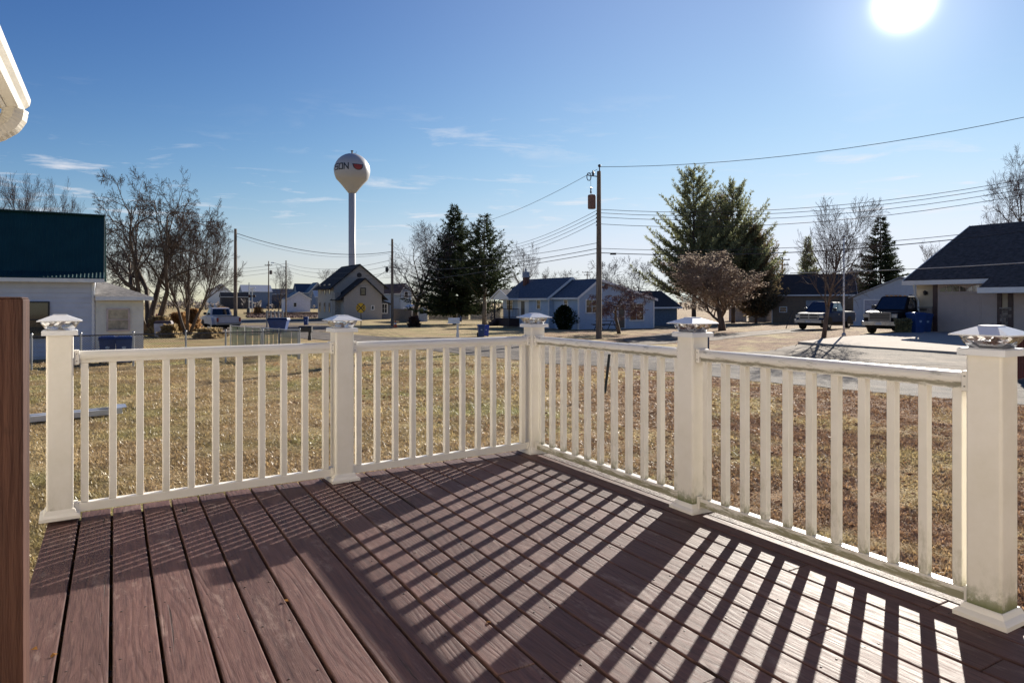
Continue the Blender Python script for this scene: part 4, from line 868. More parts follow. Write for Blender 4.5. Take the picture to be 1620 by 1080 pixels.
t = MB(); t.box(-.68, -.56, ylow, .38, zE-.55*k-.06, zE-.55*k+.16); t.box(-.72-ex, -.57-ex, yE, ylow, zE-(.56+ex)*k-.05, zE-(.56+ex)*k+.2); t.box(-.559, -.01, ylow, .34, zE-.55*k-.05, zE-.55*k-.03); t.box(-.559-ex, -.01, yE, ylow, zE-(.56+ex)*k-.05, zE-(.56+ex)*k-.03)
t.add([(x, .36+d, z) for d in (0, .03) for x, z in ((-.6, zE-.6*k+.22), (xr, zR+.22), (xr, zR+.0), (-.6, zE-.6*k))], [(0, 1, 2, 3), (7, 6, 5, 4), (0, 4, 5, 1), (1, 5, 6, 2), (2, 6, 7, 3), (3, 7, 4, 0)]); t.build('trim', white, h)
def garage_door(pxa, pxb, lbl):
    ya_, yb_ = gU(pxa), gU(pxb) if pxb else gU(pxa)-3.2; zt = gZ(450, 1484)
    fr_ = MB(); fr_.box(-.07, -.012, ya_+.01, ya_+.22, 0, zt+.2).box(-.07, -.012, yb_-.2, yb_-.01, 0, zt+.2).box(-.07, -.012, yb_-.01, ya_+.01, zt+.01, zt+.2); fr_.build('door_frame', dbr, h)
    root = MB(); root.box(-.015, -.008, yb_, ya_, 0.02, zt); dr = root.build('garage_door', M('taupe_garage_door', (0.46, 0.38, 0.345), .5, .03), h, bevel=0)
    n_ = 5; pm = MB(); L_ = (ya_-yb_)
    hh = (zt-.03)/n_
    for i in range(n_):
        for j in range(4):
            q = MB(); y_a, y_b = yb_+L_*j/4+.015, yb_+L_*(j+1)/4-.015; q.box(-.042, -.016, yb_ + L_*j/4+.002, yb_+L_*(j+1)/4-.002, .03+i*hh+.008, .03+(i+1)*hh-.008)
            if i < n_-1: q.box(-.052, -.043, y_a+.06, y_b-.06, .03+i*hh+.08, .03+(i+1)*hh-.08)
            q.build('panel', M('taupe_garage_door', (0.46, 0.38, 0.345), .5, .03), dr)
    for s in (0, 1):
        c = yb_+L_*(.27+.46*s)
        for j in range(4):
            q = MB(); u0, u1 = c-.62+.31*j+.025, c-.62+.31*(j+1)-.025; zb = .03+4*hh+.12
            def arch(u): return zb+hh*.30+.16*(1-((u-c)/.62)**2)
            q.add([(x, u, z) for x in (-.052, -.043) for u, z in ((u0, zb), (u1, zb), (u1, arch(u1)), (u0, arch(u0)))], [(0, 1, 2, 3), (7, 6, 5, 4), (0, 4, 5, 1), (1, 5, 6, 2), (2, 6, 7, 3), (3, 7, 4, 0)]); q.build('door_pane', pane, dr)
garage_door(1484, 1578, ''); garage_door(1604, None, '')
m = MB(); y_ = gU(1454); m.tube([(-.5, y_, zE-.55*k), (-.32, y_, zE-.9), (-.08, y_, zE-1.15), (-.07, y_, .9), (-.25, y_, .7)], .05, 6); m.build('downspout', trim, h)
m = MB(); m.box(-.10, -.012, gU(1466)-.06, gU(1466)+.06, gZ(466, 1466), gZ(463, 1466)+.05).lathe([(.06, 0), (.09, .18), (.03, .24)], 8, (-.16, gU(1466), gZ(467, 1466))); m.build('wall_lamp', blackm, h)
stonem = M('ledge_stone', (0.26, 0.21, 0.18), .85, .3, 8, bump=.6, bscale=20, obrand=.5)
for (ya_, yb_) in ((gU(1450)-.02, gU(1476)), (gU(1583), gU(1602))):
    z = .02
    while z < 1.25:
        y = ya_; hh = random.uniform(.12, .2)
        while y > yb_+.05:
            ln = min(random.uniform(.25, .6), y-yb_); q = MB(); q.box(-random.uniform(.055, .09), -.011, y-ln+.012, y-.004, z+.006, min(z+hh-.006, 1.26)); q.build('stone', stonem, h); y -= ln
        z += hh
    q = MB(); q.box(-.12, -.011, yb_, ya_, 1.27, 1.33); q.build('stone_sill', M('sill_stone', (.3, .28, .26), .8), h)

# ------------------------------------------------------------------ water tower
T = Vector((xat(557, 174), 174, -.9)); wt_ = empty('water_tower', T, 0, 'white spheroid water tower with black lettering and red emblem on a slender column', 'water tower')
twh = M('water_tower_white', (0.40, 0.405, 0.43), .45, .04, .15, dirt=.35, dirtcol=(0.42, 0.30, 0.20), dscale=.25)
zc_ = zat(270.5, 174)+.9; RT = 4.5; pr = []
for a in range(90, -31, -6): pr.append((RT*math.cos(R(a)), zc_+RT*.98*math.sin(R(a))))
r0, z0 = pr[-1]; zn = zat(306, 174)+.9
for i in range(1, 9): t = i/8; pr.append((r0+(.88-r0)*t-0.25*math.sin(math.pi*t)*(1-t)*.6, z0+(zn-z0)*t))
pr[0] = (.01, pr[0][1])
m = MB(); m.lathe(pr[::-1], 48); m.build('tank', twh, wt_, smooth=True)
m = MB(); m.lathe([(2.6, 0), (1.4, 2.2), (.95, 5), (.88, 8), (.88, zn+.02)], 24); m.build('column', twh, wt_, smooth=True)
m = MB(); m.tube([(0, 0, zc_+RT*.98), (0, 0, zc_+RT+.55)], .22, 8); m.tube([(.0, 0, zc_+RT*.98), (1.1, -.2, zc_+RT-.05), (1.1, -.2, zc_+RT+.4)], .05, 4); m.lathe([(.35, zc_+RT+.5), (.4, zc_+RT+.6), (.1, zc_+RT+.75)], 10); m.build('roof_vent', M('vent_dark', (.1, .1, .1), .6), wt_)
# strokes mapped onto a sphere or plane
GL = {'N': [((0, 0), (0, 1)), ((0, 1), (.62, 0)), ((.62, 0), (.62, 1))], 'O': [((.0, .0), (.0, 1)), ((0, 1), (.62, 1)), ((.62, 1), (.62, 0)), ((.62, 0), (0, 0))],
      'S': [((.62, 1), (0, 1)), ((0, 1), (0, .52)), ((0, .52), (.62, .52)), ((.62, .52), (.62, 0)), ((.62, 0), (0, 0))],
      'R': [((0, 0), (0, 1)), ((0, 1), (.55, 1)), ((.55, 1), (.55, .5)), ((.55, .5), (0, .5)), ((.2, .5), (.6, 0))], 'I': [((.3, 0), (.3, 1))],
      'X': [((0, 0), (1, 1)), ((0, 1), (1, 0))]}
def strokes(segs, wd, mapf, n_=6):
    m = MB()
    for q, (a, b) in enumerate(segs):
        d = Vector((b[0]-a[0], b[1]-a[1])); d.normalize(); p = Vector((-d.y, d.x))*wd/2; base = len(m.v); e = d*wd/2
        for i in range(n_+1):
            c = Vector(a)-e+(Vector(b)-Vector(a)+2*e)*i/n_
            for s in (-1, 1): m.v.append(tuple(mapf(c.x+p.x*s, c.y+p.y*s, q*.0015)))
        for i in range(n_): k_ = base+2*i; m.f.append((k_, k_+1, k_+3, k_+2)); m.m.append(0)
    return m
phi0 = math.atan2(T.x, T.y)         # the side of the tank facing the deck
def onS(u, v, e=0):                # u: metres along the girth from the centre line, v: metres above tank centre
    la = math.asin(max(-1, min(1, v/(RT*.98)))); lo = math.asin(max(-.999, min(.999, u/RT/math.cos(la)))) if abs(u/RT/math.cos(la)) < .999 else math.copysign(math.pi/2, u)
    r_ = RT+.03+e; ang = lo-0  # around the tank
    d = Vector((-T.x, -T.y, 0)).normalized(); s_ = Vector((-d.y, d.x, 0))
    if s_.x < 0: s_ = -s_
    p = d*math.cos(ang)*math.cos(la)*r_+s_*math.sin(ang)*math.cos(la)*r_; return (p.x, p.y, zc_+math.sin(la)*r_*.98)
def lonS(lo, v, e=0):
    la = math.asin(v/(RT*.98)); r_ = RT+.03+e; d = Vector((-T.x, -T.y, 0)).normalized(); s_ = Vector((-d.y, d.x, 0))
    p = (d*math.cos(lo)+s_*math.sin(lo))*math.cos(la)*r_; return (p.x, p.y, zc_+math.sin(la)*r_*.98)
d_ = Vector((-T.x, -T.y, 0)).normalized(); sgn = 1 if Vector((-d_.y, d_.x, 0)).x > 0 else -1
ml = 174/F
def lonpx(px): return sgn*math.asin(max(-.995, min(.995, (px-557)*ml/RT)))
inkm = M('black_lettering', (.02, .02, .025), .5); H_ = 8.6*ml; vb = (270.5-272.0)*ml
for ch_, pa, pb in (('S', 531.5, 535.6), ('O', 537.6, 542.6), ('N', 545.0, 551.2)):
    la_, lb_ = lonpx(pa), lonpx(pb)
    strokes([((a[0]/.62, a[1]), (b[0]/.62, b[1])) for a, b in GL[ch_]], .0001, lambda u, v, e: (0, 0, 0)) if False else None
    wl = abs(lb_-la_)
    seg = [((a[0]/.62*wl*RT, a[1]*H_), (b[0]/.62*wl*RT, b[1]*H_)) for a, b in GL[ch_]]
    strokes(seg, .27, lambda u, v, e: lonS(la_+sgn*u/RT, vb+v, e)).build('letter', inkm, wt_, fix=False)
seg = [((0, 0), (0, H_))]; strokes([((-.75, H_), (0, 0)), ((0, 0), (0, H_))], .27, lambda u, v, e: lonS(lonpx(531.5)-sgn*(.28-u/RT), vb+v, e)).build('letter', inkm, wt_, fix=False)
def half_disc(pxa, pxb, vt, hgt, e, mat, nm_):
    m = MB(); la_, lb_ = lonpx(pxa), lonpx(pxb); n_ = 12
    for j in range(6):
        for i in range(n_+1):
            u = -1+2*i/n_; y = -math.sqrt(max(0, 1-u*u))*j/5; m.v.append(lonS(la_+(lb_-la_)*(u+1)/2, vt+y*hgt, e))
    for j in range(5):
        for i in range(n_): k_ = j*(n_+1)+i; m.f.append((k_, k_+1, k_+n_+2, k_+n_+1)); m.m.append(0)
    return m.build(nm_, mat, wt_, fix=False)
vt = (270.5-264.0)*ml
half_disc(557.2, 574.4, vt, 9.4*ml, 0, inkm, 'emblem_rim'); half_disc(559, 572.4, vt-.16, 7.4*ml, .02, M('emblem_red', (.30, .04, .03), .5), 'emblem')

# ------------------------------------------------------------------ trees
def perp(d, a):
    r = Vector((0, 0, 1)) if abs(d.z) < .9 else Vector((1, 0, 0)); x = d.cross(r).normalized(); y = d.cross(x); return x*math.cos(a)+y*math.sin(a)
def bare_tree(p, h, name='bare_tree', label='', cat='tree', group=None, tr=None, spread=.5, levels=4, nch=(5, 6, 6, 5), stems=1, lean=0.0, droop=0.0, up=.25, lenf=.55, mat=None, twigmat=None, seed=1, trunk_frac=.35, leaves=None, leafsize=.09, nleaf=3, minr=.008, stemspread=.25, wob=.10, width=None, tipscale=1.0):
    rnd = random.Random(seed); root = empty(name, (p.x, p.y, p.z), 0, label, cat, group); tr = tr or h*.022
    T_, C_, LF = MB(), MB(), MB()
    def grow(pos, d, ln, rad, lv):
        n_ = 5 if lv == 0 else (4 if lv < 3 else 2); pts = [pos]; dirs = [d]
        for i in range(n_):
            d = d+Vector((rnd.gauss(0, wob), rnd.gauss(0, wob), rnd.gauss(0, wob)+up*.25*(1 if lv else .3)-droop*.3*lv*(i/n_)))
            d.normalize(); pts.append(pts[-1]+d*ln/n_); dirs.append(d)
        end = rad*(.12 if lv == 0 else .25 if lv < levels else .5); rr = [max(minr, rad+(end-rad)*(i/n_)**.8) for i in range(n_+1)]
        (T_ if lv <= 1 else C_).tube(pts, rr, 7 if lv == 0 else (5 if lv == 1 else 3), cap=lv < 2)
        if lv >= levels:
            if leaves:
                for _ in range(nleaf):
                    q = pts[0].lerp(pts[-1], rnd.random())+Vector((rnd.gauss(0, .06), rnd.gauss(0, .06), rnd.gauss(0, .06))); s = leafsize*rnd.uniform(.6, 1.3); a = Vector((rnd.gauss(0, 1), rnd.gauss(0, 1), rnd.gauss(0, 1))).normalized(); b = perp(a, rnd.random()*6.28)
                    LF.add([q-a*s*.5, q+b*s*.3, q+a*s*.5, q-b*s*.3], [(0, 1, 2, 3)])
            return
        k_ = nch[min(lv, len(nch)-1)]; t0 = trunk_frac if lv == 0 else .18
        for i in range(k_):
            t = t0+(1-t0)*(i+rnd.uniform(.2, .9))/k_; f = t*n_; a = min(n_-1, int(f)); q = pts[a].lerp(pts[a+1], f-a); dd = dirs[a+1]
            ang = spread*rnd.uniform(.75, 1.35)*(1.15-.3*t); nd = (dd*math.cos(ang)+perp(dd, rnd.random()*6.283 if lv else i*2.4+rnd.random())*math.sin(ang)).normalized()
            l2 = ln*lenf*rnd.uniform(.75, 1.2)*(1.25-.55*t)
            grow(q, nd, l2, max(minr, (rr[a]*(.62 if lv else .55))), lv+1)
    for s in range(stems):
        a = s*6.283/max(1, stems)+rnd.random()*.6; sp_ = stemspread*rnd.uniform(.6, 1.3) if stems > 1 else 0
        d = Vector((math.cos(a)*sp_+lean, math.sin(a)*sp_*.7, 1)).normalized()
        grow(Vector((math.cos(a)*.1*(stems > 1), math.sin(a)*.1*(stems > 1), -.15)), d, h*.72*(rnd.uniform(.85, 1.05) if stems > 1 else 1), tr*(1 if stems == 1 else .7), 0)
    allv = T_.v+C_.v+LF.v; zm = max(v[2] for v in allv); k = h/zm
    if width:
        xm = (sorted(abs(v[0]) for v in allv)[int(len(allv)*.985)])*2; kx = width/xm
    else: kx = k
    for B_ in (T_, C_, LF): B_.v = [(x*(kx if abs(x) > .0 else 1), y*kx, z*k) for x, y, z in B_.v]
    T_.build('trunk', mat or bark, root, smooth=True, fix=False); C_.build('crown', twigmat or mat or bark, root, fix=False)
    if LF.v: LF.build('leaves', leaves, root, fix=False)
    return root
def conifer(p, h, label, rb, name='spruce_tree', cat='tree', group=None, mat=None, seed=1, levels=26, nb=9, droop=.18, base=.06, tip=.0, prof=None, den=10, size=.34, clump=0.0, trr=None, upc=.35, rnds=.2, bmat=None, top_open=0, flat=.4, ztop=1.0):
    rnd = random.Random(seed); root = empty(name, (p.x, p.y, p.z), 0, label, cat, group); T_, B_, N_ = MB(), MB(), MB(); trr = trr or h*.016
    T_.tube([(rnd.gauss(0, .01)*h*.3*(i > 0), rnd.gauss(0, .01)*h*.2*(i > 0), h*i/8-.2*(i == 0)) for i in range(9)], [trr*(1-.93*i/8) for i in range(9)], 8)
    prof = prof or (lambda t: (1-t)**.85)
    for li in range(levels):
        t = base+(1-base-.02)*(li/(levels-1))**.95; z = h*t; n_ = max(3, int(nb*(1-.5*t))); a0 = rnd.random()*6.28
        for b in range(n_):
            if rnd.random() < clump: continue
            a = a0+6.283*b/n_+rnd.gauss(0, .25); L_ = rb*prof(t)*rnd.uniform(1-rnds*1.6, 1+rnds)+h*.012; zz = z+rnd.gauss(0, h*.010)
            pts = []
            for i in range(5):
                s = i/4; dz = -droop*L_*s+upc*L_*s*s*(.5+.9*t); pts.append(Vector((math.cos(a)*L_*s, math.sin(a)*L_*s, zz+dz)))
            B_.tube(pts, [max(.006, trr*.28*(1-t*.6)*(1-.8*i/4)) for i in range(5)], 3, cap=False)
            m_ = max(3, int(den*L_/rb*1.6)+2)
            for i in range(m_):
                s = (.12+.88*(i+rnd.random())/m_) if not top_open else (.30+.70*(i+rnd.random())/m_); f = s*4; k = min(3, int(f)); q = pts[k].lerp(pts[k+1], f-k); dd = (pts[k+1]-pts[k]).normalized(); w = size*(1.15-.55*s)*(1.1-.4*t)
                for _ in range(6):
                    side = perp(dd, rnd.random()*6.28); side.z *= flat
                    e = (dd*rnd.uniform(.3, 1.0)+side*rnd.uniform(.3, 1.1)+Vector((0, 0, rnd.gauss(-.08 if not top_open else .3, .18)))).normalized(); wd = perp(e, rnd.random()*6.28)*w*.10; tip_ = q+e*w*rnd.uniform(.7, 1.4); mid = q.lerp(tip_, .5)
                    N_.add([q, mid+wd, tip_, mid-wd], [(0, 1, 2, 3)])
    T_.build('trunk', bmat or bark, root, smooth=True, fix=False); B_.build('branches', bmat or bark, root, fix=False); N_.build('crown', mat, root, fix=False); return root
def at(px, py, dy=0):
    p = hit(px, py)
    if dy: k = (p.y+dy)/p.y; p = Vector((p.x*k, p.y+dy, g(p.x*k, p.y+dy)))
    return p
def atY(px, Y): x = xat(px, Y); return Vector((x, Y, g(x, Y)))
def H(p, py): return zat(py, p.y)-p.z
spr = foliage('dark_spruce_needles', (0.065, 0.08, 0.04), (0.024, 0.036, 0.022), .25)
pin = foliage('pine_needles', (0.30, 0.31, 0.17), (0.115, 0.135, 0.07), .5)
jun = foliage('bronze_juniper', (0.27, 0.20, 0.12), (0.125, 0.105, 0.06), .45)
brl = foliage('brown_marcescent_leaves', (0.42, 0.35, 0.28), (0.26, 0.21, 0.165), .55)
twr = M('purple_grey_twigs', (0.15, 0.115, 0.11), .9, .2); twb = M('brown_twigs', (0.14, 0.10, 0.075), .9, .25); palebark = M('pale_bark', (0.20, 0.165, 0.13), .9, .25)
far_g = 'bare trees behind the left house'
for i, (px, Y, top, wpx, lb) in enumerate([(10, 60, 280, 60, 'leftmost bare tree above the navy roof'), (48, 62, 272, 74, 'bare tree above the navy roof second from the left'), (95, 64, 276, 52, 'narrow bare tree above the right end of the navy roof'), (-30, 58, 300, 60, 'bare tree cut by the left photo edge above the navy roof')]):
    p = atY(px, Y); bare_tree(p, H(p, top), label=lb, group=far_g, seed=20+i, levels=4, nch=(12, 7, 6, 4), spread=.6, up=.4, width=wpx*1.2*Y/F, trunk_frac=.2, twigmat=twr, minr=.012)
p = atY(234, 43); bare_tree(p, H(p, 268), label='large many stemmed bare willow behind the white addition', name='willow_tree', seed=5, levels=4, stems=5, stemspread=.46, nch=(7, 7, 7, 7), spread=.75, up=.05, droop=.32, lenf=.46, tr=.40, width=215*43/F, trunk_frac=.35, wob=.19, twigmat=twb)
p = at(297, 530); bare_tree(p, H(p, 318), label='vase shaped bare tree beside the chain link fence and white pickup', seed=12, levels=4, stems=4, stemspread=.42, nch=(9, 8, 7, 5), spread=.6, up=.4, lenf=.5, tr=.24, width=150*p.y/F, trunk_frac=.22, twigmat=twb)
for i, (px, Y, top, wpx, lb, m_) in enumerate([(441, 130, 416, 34, 'small bare tree between the two distant utility poles', twr), (527, 150, 424, 44, 'hazy bare tree behind the grey house at its left', twr), (655, 85, 346, 140, 'large round crowned bare tree left of the dark spruces', twr), (828, 95, 378, 56, 'bare tree behind the right spruce', twr), (872, 120, 420, 40, 'low bare tree above the blue house roof left of the tiny pole', twb), (897, 125, 424, 32, 'small bare tree above the blue house ridge', twb), (967, 75, 404, 70, 'bare tree behind the blue house right of the tall utility pole', twr), (1012, 80, 402, 66, 'bare tree between the blue house and the big pine', twr), (1228, 110, 410, 40, 'bare tree beside the distant pole right of the pines', twb), (1482, 60, 378, 46, 'thin bare tree just left of the tan house roof', twr)]):
    p = atY(px, Y); bare_tree(p, H(p, top), label=lb, seed=40+i, levels=4, nch=(13, 9, 6, 5) if wpx > 100 else (9, 7, 5, 4), spread=.8, up=.3, width=wpx*1.15*Y/F, trunk_frac=.25, twigmat=m_, minr=.012, tr=H(p, top)*.028)
# two dark spruces
p = at(719, 513); conifer(p, H(p, 326), 'left dark spruce with low skirt of branches beside the white mailbox', 70*p.y/F, mat=spr, seed=3, levels=32, nb=12, base=.12, den=13, size=.78, droop=.22, upc=.45, rnds=.4, prof=lambda t: (1-t)**.9*1.12 if t > .22 else .9)
p = at(766, 514); conifer(p, H(p, 341), 'right dark spruce with a bare lower trunk behind the blue recycling bin', 68*p.y/F, mat=spr, seed=8, levels=26, nb=9, base=.27, den=11, size=.75, droop=.12, upc=.45, rnds=.4, clump=.14, trr=.28, bmat=palebark, prof=lambda t: min(1, .65+(t-.25)*1.4) if t < .45 else (1-t)**.8*1.6)
# large white pine, bronze juniper, brown leaved pear
pyp = 512
p = at(1098, pyp); conifer(p, H(p, 270), 'tallest green pine with open feathery branches in the middle right', 70*p.y/F, name='pine_tree', mat=pin, seed=6, levels=34, nb=12, base=.16, den=17, size=.80, droop=-.22, upc=.5, rnds=.45, clump=.17, top_open=1, flat=1, prof=lambda t: (1-t)**.6*1.05)
p = at(1160, pyp-1); conifer(p, H(p, 292), 'green pine standing just right of the tallest pine', 66*p.y/F, name='pine_tree', mat=pin, seed=7, levels=32, nb=12, base=.16, den=17, size=.80, droop=-.26, upc=.55, rnds=.45, clump=.17, top_open=1, flat=1, prof=lambda t: (1-t)**.6*1.05)
p = at(1196, pyp-1); conifer(p, H(p, 362), 'bronze brown conical juniper at the right foot of the pines', 44*p.y/F, name='juniper_tree', mat=jun, seed=9, levels=30, nb=14, base=.06, den=13, size=.65, droop=-.5, upc=.6, prof=lambda t: (1-t)**.55)
p = at(1142, pyp-2); conifer(p, H(p, 312), 'bronze brown juniper in front of the two green pines', 66*p.y/F, name='juniper_tree', mat=jun, seed=19, levels=30, nb=14, base=.10, den=13, size=.65, droop=-.5, upc=.6, prof=lambda t: (1-t)**.6)
p = at(1143, 523); bare_tree(p, H(p, 388), label='round pear tree with withered brown leaves in front of the pines', name='pear_tree', seed=31, levels=4, nch=(16, 10, 7, 5), spread=.62, up=.75, lenf=.50, width=140*p.y/F, lean=-.10, trunk_frac=.16, twigmat=M('pale_brown_twigs', (.26, .19, .145), .9, .2), leaves=brl, nleaf=2, leafsize=.07, tr=.13, minr=.007)
p = at(1278, 511, 12); conifer(p, H(p, 378), 'small green pine behind the brown garage', 30*p.y/F, name='pine_tree', mat=pin, seed=16, levels=22, nb=10, base=.2, den=12, size=.7, droop=-.2, upc=.4, clump=.15, flat=1)
p = at(1393, 512, 14); conifer(p, H(p, 343), 'conical dark spruce behind the blue grey workshop', 60*p.y/F, mat=spr, seed=22, levels=24, nb=11, base=.12, den=12, size=.95, droop=.15, upc=.28, prof=lambda t: (1-t)**.9)
p = at(1303, 533.5); bare_tree(p, H(p, 306), label='young bare shade tree on the verge between the pickup and the flagpole', seed=52, levels=4, nch=(13, 8, 6, 5), spread=.72, up=.42, lenf=.55, width=165*p.y/F, trunk_frac=.25, tr=.17, minr=.006, twigmat=twb, mat=M('orange_brown_bark', (.16, .11, .08), .85, .3, 5))
p = at(1352, 509, 3); bare_tree(p, H(p, 428), label='reddish twiggy tree with withered leaves behind the flagpole', seed=55, levels=4, nch=(8, 6, 5, 4), spread=.8, width=70*p.y/F, leaves=brl, nleaf=2, leafsize=.10, twigmat=bark_red, up=.1)
p = atY(1625, 46); bare_tree(p, H(p, 236), label='large bare tree rising behind the tan house at the right edge', seed=61, levels=4, nch=(11, 8, 7, 6), spread=.8, up=.25, width=170*46/F, trunk_frac=.3, tr=.3, twigmat=twr, wob=.17)
p = at(980, 528); bare_tree(p, H(p, 446), label='small weeping cherry with purple brown twigs by the blue house', name='cherry_tree', seed=64, levels=4, nch=(9, 8, 7, 5), spread=1.15, up=-.45, droop=.55, lenf=.5, width=100*p.y/F, trunk_frac=.42, tr=.075, twigmat=M('purple_brown_twigs', (.15, .085, .085), .9, .2), wob=.15)
# shrubs
def shrub(p, w, h, label, mat, n=900, size=.12, name='shrub', shape=None, seed=1, stem=True, cat='shrub', rag=1.0):
    rnd = random.Random(seed); root = empty(name, (p.x, p.y, p.z), 0, label, cat); m = MB(); S_ = MB()
    for _ in range(n):
        u = rnd.random()**.6; a = rnd.random()*6.283; zf = rnd.random(); rr = (1+rag*.22*math.sin(a*3+seed)+rag*.15*math.sin(a*7+zf*5))* (shape(zf) if shape else math.sqrt(max(0, 1-(2*zf-1)**2))*.95+.05)*w/2*u*rnd.uniform(.85, 1.1); q = Vector((math.cos(a)*rr, math.sin(a)*rr, zf*h)); d = Vector((math.cos(a), math.sin(a), rnd.uniform(.2, 1.4))).normalized(); s = size*rnd.uniform(.6, 1.5); b = perp(d, rnd.random()*6.28)*s*.22
        m.add([q, q+d*s*.5+b, q+d*s, q+d*s*.5-b], [(0, 1, 2, 3)])
    if stem:
        for _ in range(10): a = rnd.random()*6.283; S_.tube([(0, 0, -.05), (math.cos(a)*w*.2, math.sin(a)*w*.2, h*.55)], .02, 3, cap=False)
        S_.build('stems', bark, root, fix=False)
    m.build('foliage', mat, root, fix=False); return root
yew = foliage('dark_yew_needles', (0.03, 0.045, 0.02), (0.010, 0.018, 0.010), .15); dryb = foliage('dry_orange_brush', (0.40, 0.24, 0.11), (0.22, 0.12, 0.06), .5); tanb = foliage('tan_dry_brush', (0.42, 0.32, 0.18), (0.2, 0.15, 0.08), .5); palb = foliage('pale_green_shrub', (0.40, 0.38, 0.22), (0.12, 0.11, 0.06), .4)
p = at(892, 521.5); shrub(p, 37*p.y/F, H(p, 484), 'rounded dark evergreen bush in front of the blue house', yew, 6500, .13, 'evergreen_bush', lambda z: .42+1.2*z if z < .25 else (1-((z-.25)/.75)**2.2)**.6*.98, 2)
p = at(655, 517.5); shrub(p, 14*p.y/F, H(p, 503), 'small dark twiggy bush on the lawn near the white shed', M('dark_red_twigs', (.06, .03, .03), .9, .2), 900, .3, 'twiggy_bush', lambda z: 1-.55*z, 3)
for i, (px, py, w_, t_, lb, m_) in enumerate([(252, 532, 34, 503, 'tan dry bush just right of the white addition', tanb), (283, 526, 30, 496, 'orange brown brushy shrub left of the vase shaped tree', dryb), (306, 524, 22, 490, 'orange brown brushy shrub behind the vase shaped tree', dryb), (270, 534, 26, 516, 'low straw coloured clump behind the chain link fence', tanb), (332, 535, 40, 522, 'low dry weeds at the rear of the white pickup', tanb), (408, 498, 18, 486, 'rust coloured brush beside the crossing signal', dryb), (350, 497, 26, 486, 'dry orange brush in front of the dark plank shed', dryb)]):
    p = at(px, py); shrub(p, w_*p.y/F, H(p, t_), lb, m_, 4200, .17, 'dry_bush', lambda z: .95-.55*z+.1*math.sin(z*9), 70+i, rag=1.6)
p = at(1428, 528.5); shrub(p, 30*p.y/F, H(p, 506), 'pale leggy shrub beside the blue bin and tan house', palb, 2200, .12, 'leggy_shrub', lambda z: .5+.5*z, 90)
# far woods
fw = MB(); rnd = random.Random(77)
for _ in range(1500):
    Y = rnd.uniform(230, 420); px = rnd.uniform(-250, 1870); x = xat(px, Y); hh = (5.5+2.4*math.sin(px*.021)+1.8*math.sin(px*.067+1))*Y/260*rnd.uniform(.5, 1.15)*(.6 if px < 520 else 1); z = -1.0; w = .2
    fw.add([(x-w, Y, z), (x+w, Y, z), (x, Y, z+hh*.7)], [(0, 1, 2)])
    for q in range(18):
        zz = z+hh*rnd.uniform(.2, .6); a = rnd.gauss(0, .75); ln = hh*rnd.uniform(.2, .42); ex_, ez = math.sin(a)*ln, abs(math.cos(a))*ln; w2 = rnd.uniform(.04, .10)
        fw.add([(x, Y, zz), (x+ex_*.6-w2, Y+rnd.gauss(0, 1), zz+ez*.6), (x+ex_, Y+rnd.gauss(0, 1), zz+ez), (x+ex_*.6+w2, Y, zz+ez*.6)], [(0, 1, 2, 3)])
tag(fw.build('distant_woods', M('far_twigs', (.13, .11, .105), .95, .2, .05), fix=False), 'low band of bare woods along the far horizon', 'woods', kind='stuff')

# ------------------------------------------------------------------ poles and lines
insul = M('insulator', (.05, .05, .07), .3)
def pole(px, py, top, label, r0=.15, arms=(), Yv=None, extra=None):
    p = hit(px, py) if Yv is None else atY(px, Yv); h = H(p, top); root = empty('utility_pole', (p.x, p.y, p.z), 0, label, 'utility pole', 'wooden utility poles')
    m = MB(); m.tube([(0, 0, -.4), (0, 0, h*.5), (0, 0, h)], [r0, r0*.85, r0*.65], 10); m.build('pole_shaft', polewood, root, smooth=False)
    for (dz, w, dirv) in arms:
        m = MB(); d = dirv*w/2; m.tube([Vector((0, -.12, h-dz))-d, Vector((0, -.12, h-dz))+d], .07, 4); a = m.build('crossarm', polewood, root)
        for s in (-.9, -.3, .3, .9): q = MB(); q.lathe([(.05, 0), (.05, .1), (.08, .12), (.04, .2)], 6, Vector((0, -.12, h-dz+.06))+d*s); q.build('insulator', insul, a)
    return p, h, root
PM, hM, rM = pole(947.5, 535.5, 271, 'tall utility pole with rusty transformer in front of the blue house', .17)
m = MB(); m.lathe([(.20, 0), (.22, .04), (.22, .70), (.20, .76), (.05, .80)], 14, (-.40, -.05, hM-2.08)); tr_ = m.build('transformer', M('rusty_red_transformer', (.22, .11, .075), .6, .2, 5), rM, smooth=False)
m = MB(); m.lathe([(.04, 0), (.05, .1), (.03, .2), (.05, .3), (.02, .36)], 8, (-.45, -.05, hM-1.24)); m.tube([(-.45, -.05, hM-.9), (-.47, -.05, hM-.4), (-.5, 0, hM-.25)], .010, 3); m.build('bushing', insul, tr_)
m = MB(); m.tube([(-.62, 0, hM-.22), (0, 0, hM-.30)], .03, 5); m.lathe([(.03, 0), (.07, .06), (.07, .16), (.03, .3)], 8, (-.32, 0, hM-.25)); m.tube([(-.55+.12*math.cos(t*.7), 0, hM-.3+.22*math.sin(t*.7)) for t in range(10)], .025, 4); m.build('cutout', insul, rM)
m = MB(); m.tube([(.03, 0, hM), (.03, 0, hM+.22)], .035, 5); m.ball((.03, 0, hM+.30), .09); m.build('pin_insulator', insul, rM)
for q in range(4): m = MB(); m.tube([(-.17, -.03, hM-2.35-.21*q), (-.10, -.03, hM-2.35-.21*q)], .035, 5); m.build('rack_insulator', insul, rM)
PL, hL, rL = pole(372.5, 521, 362, 'bare wooden utility pole beside the white pickup', .17)
PK, hK, rK = pole(620.5, 516, 378, 'wooden utility pole beside the orange cone and grey house', .17)
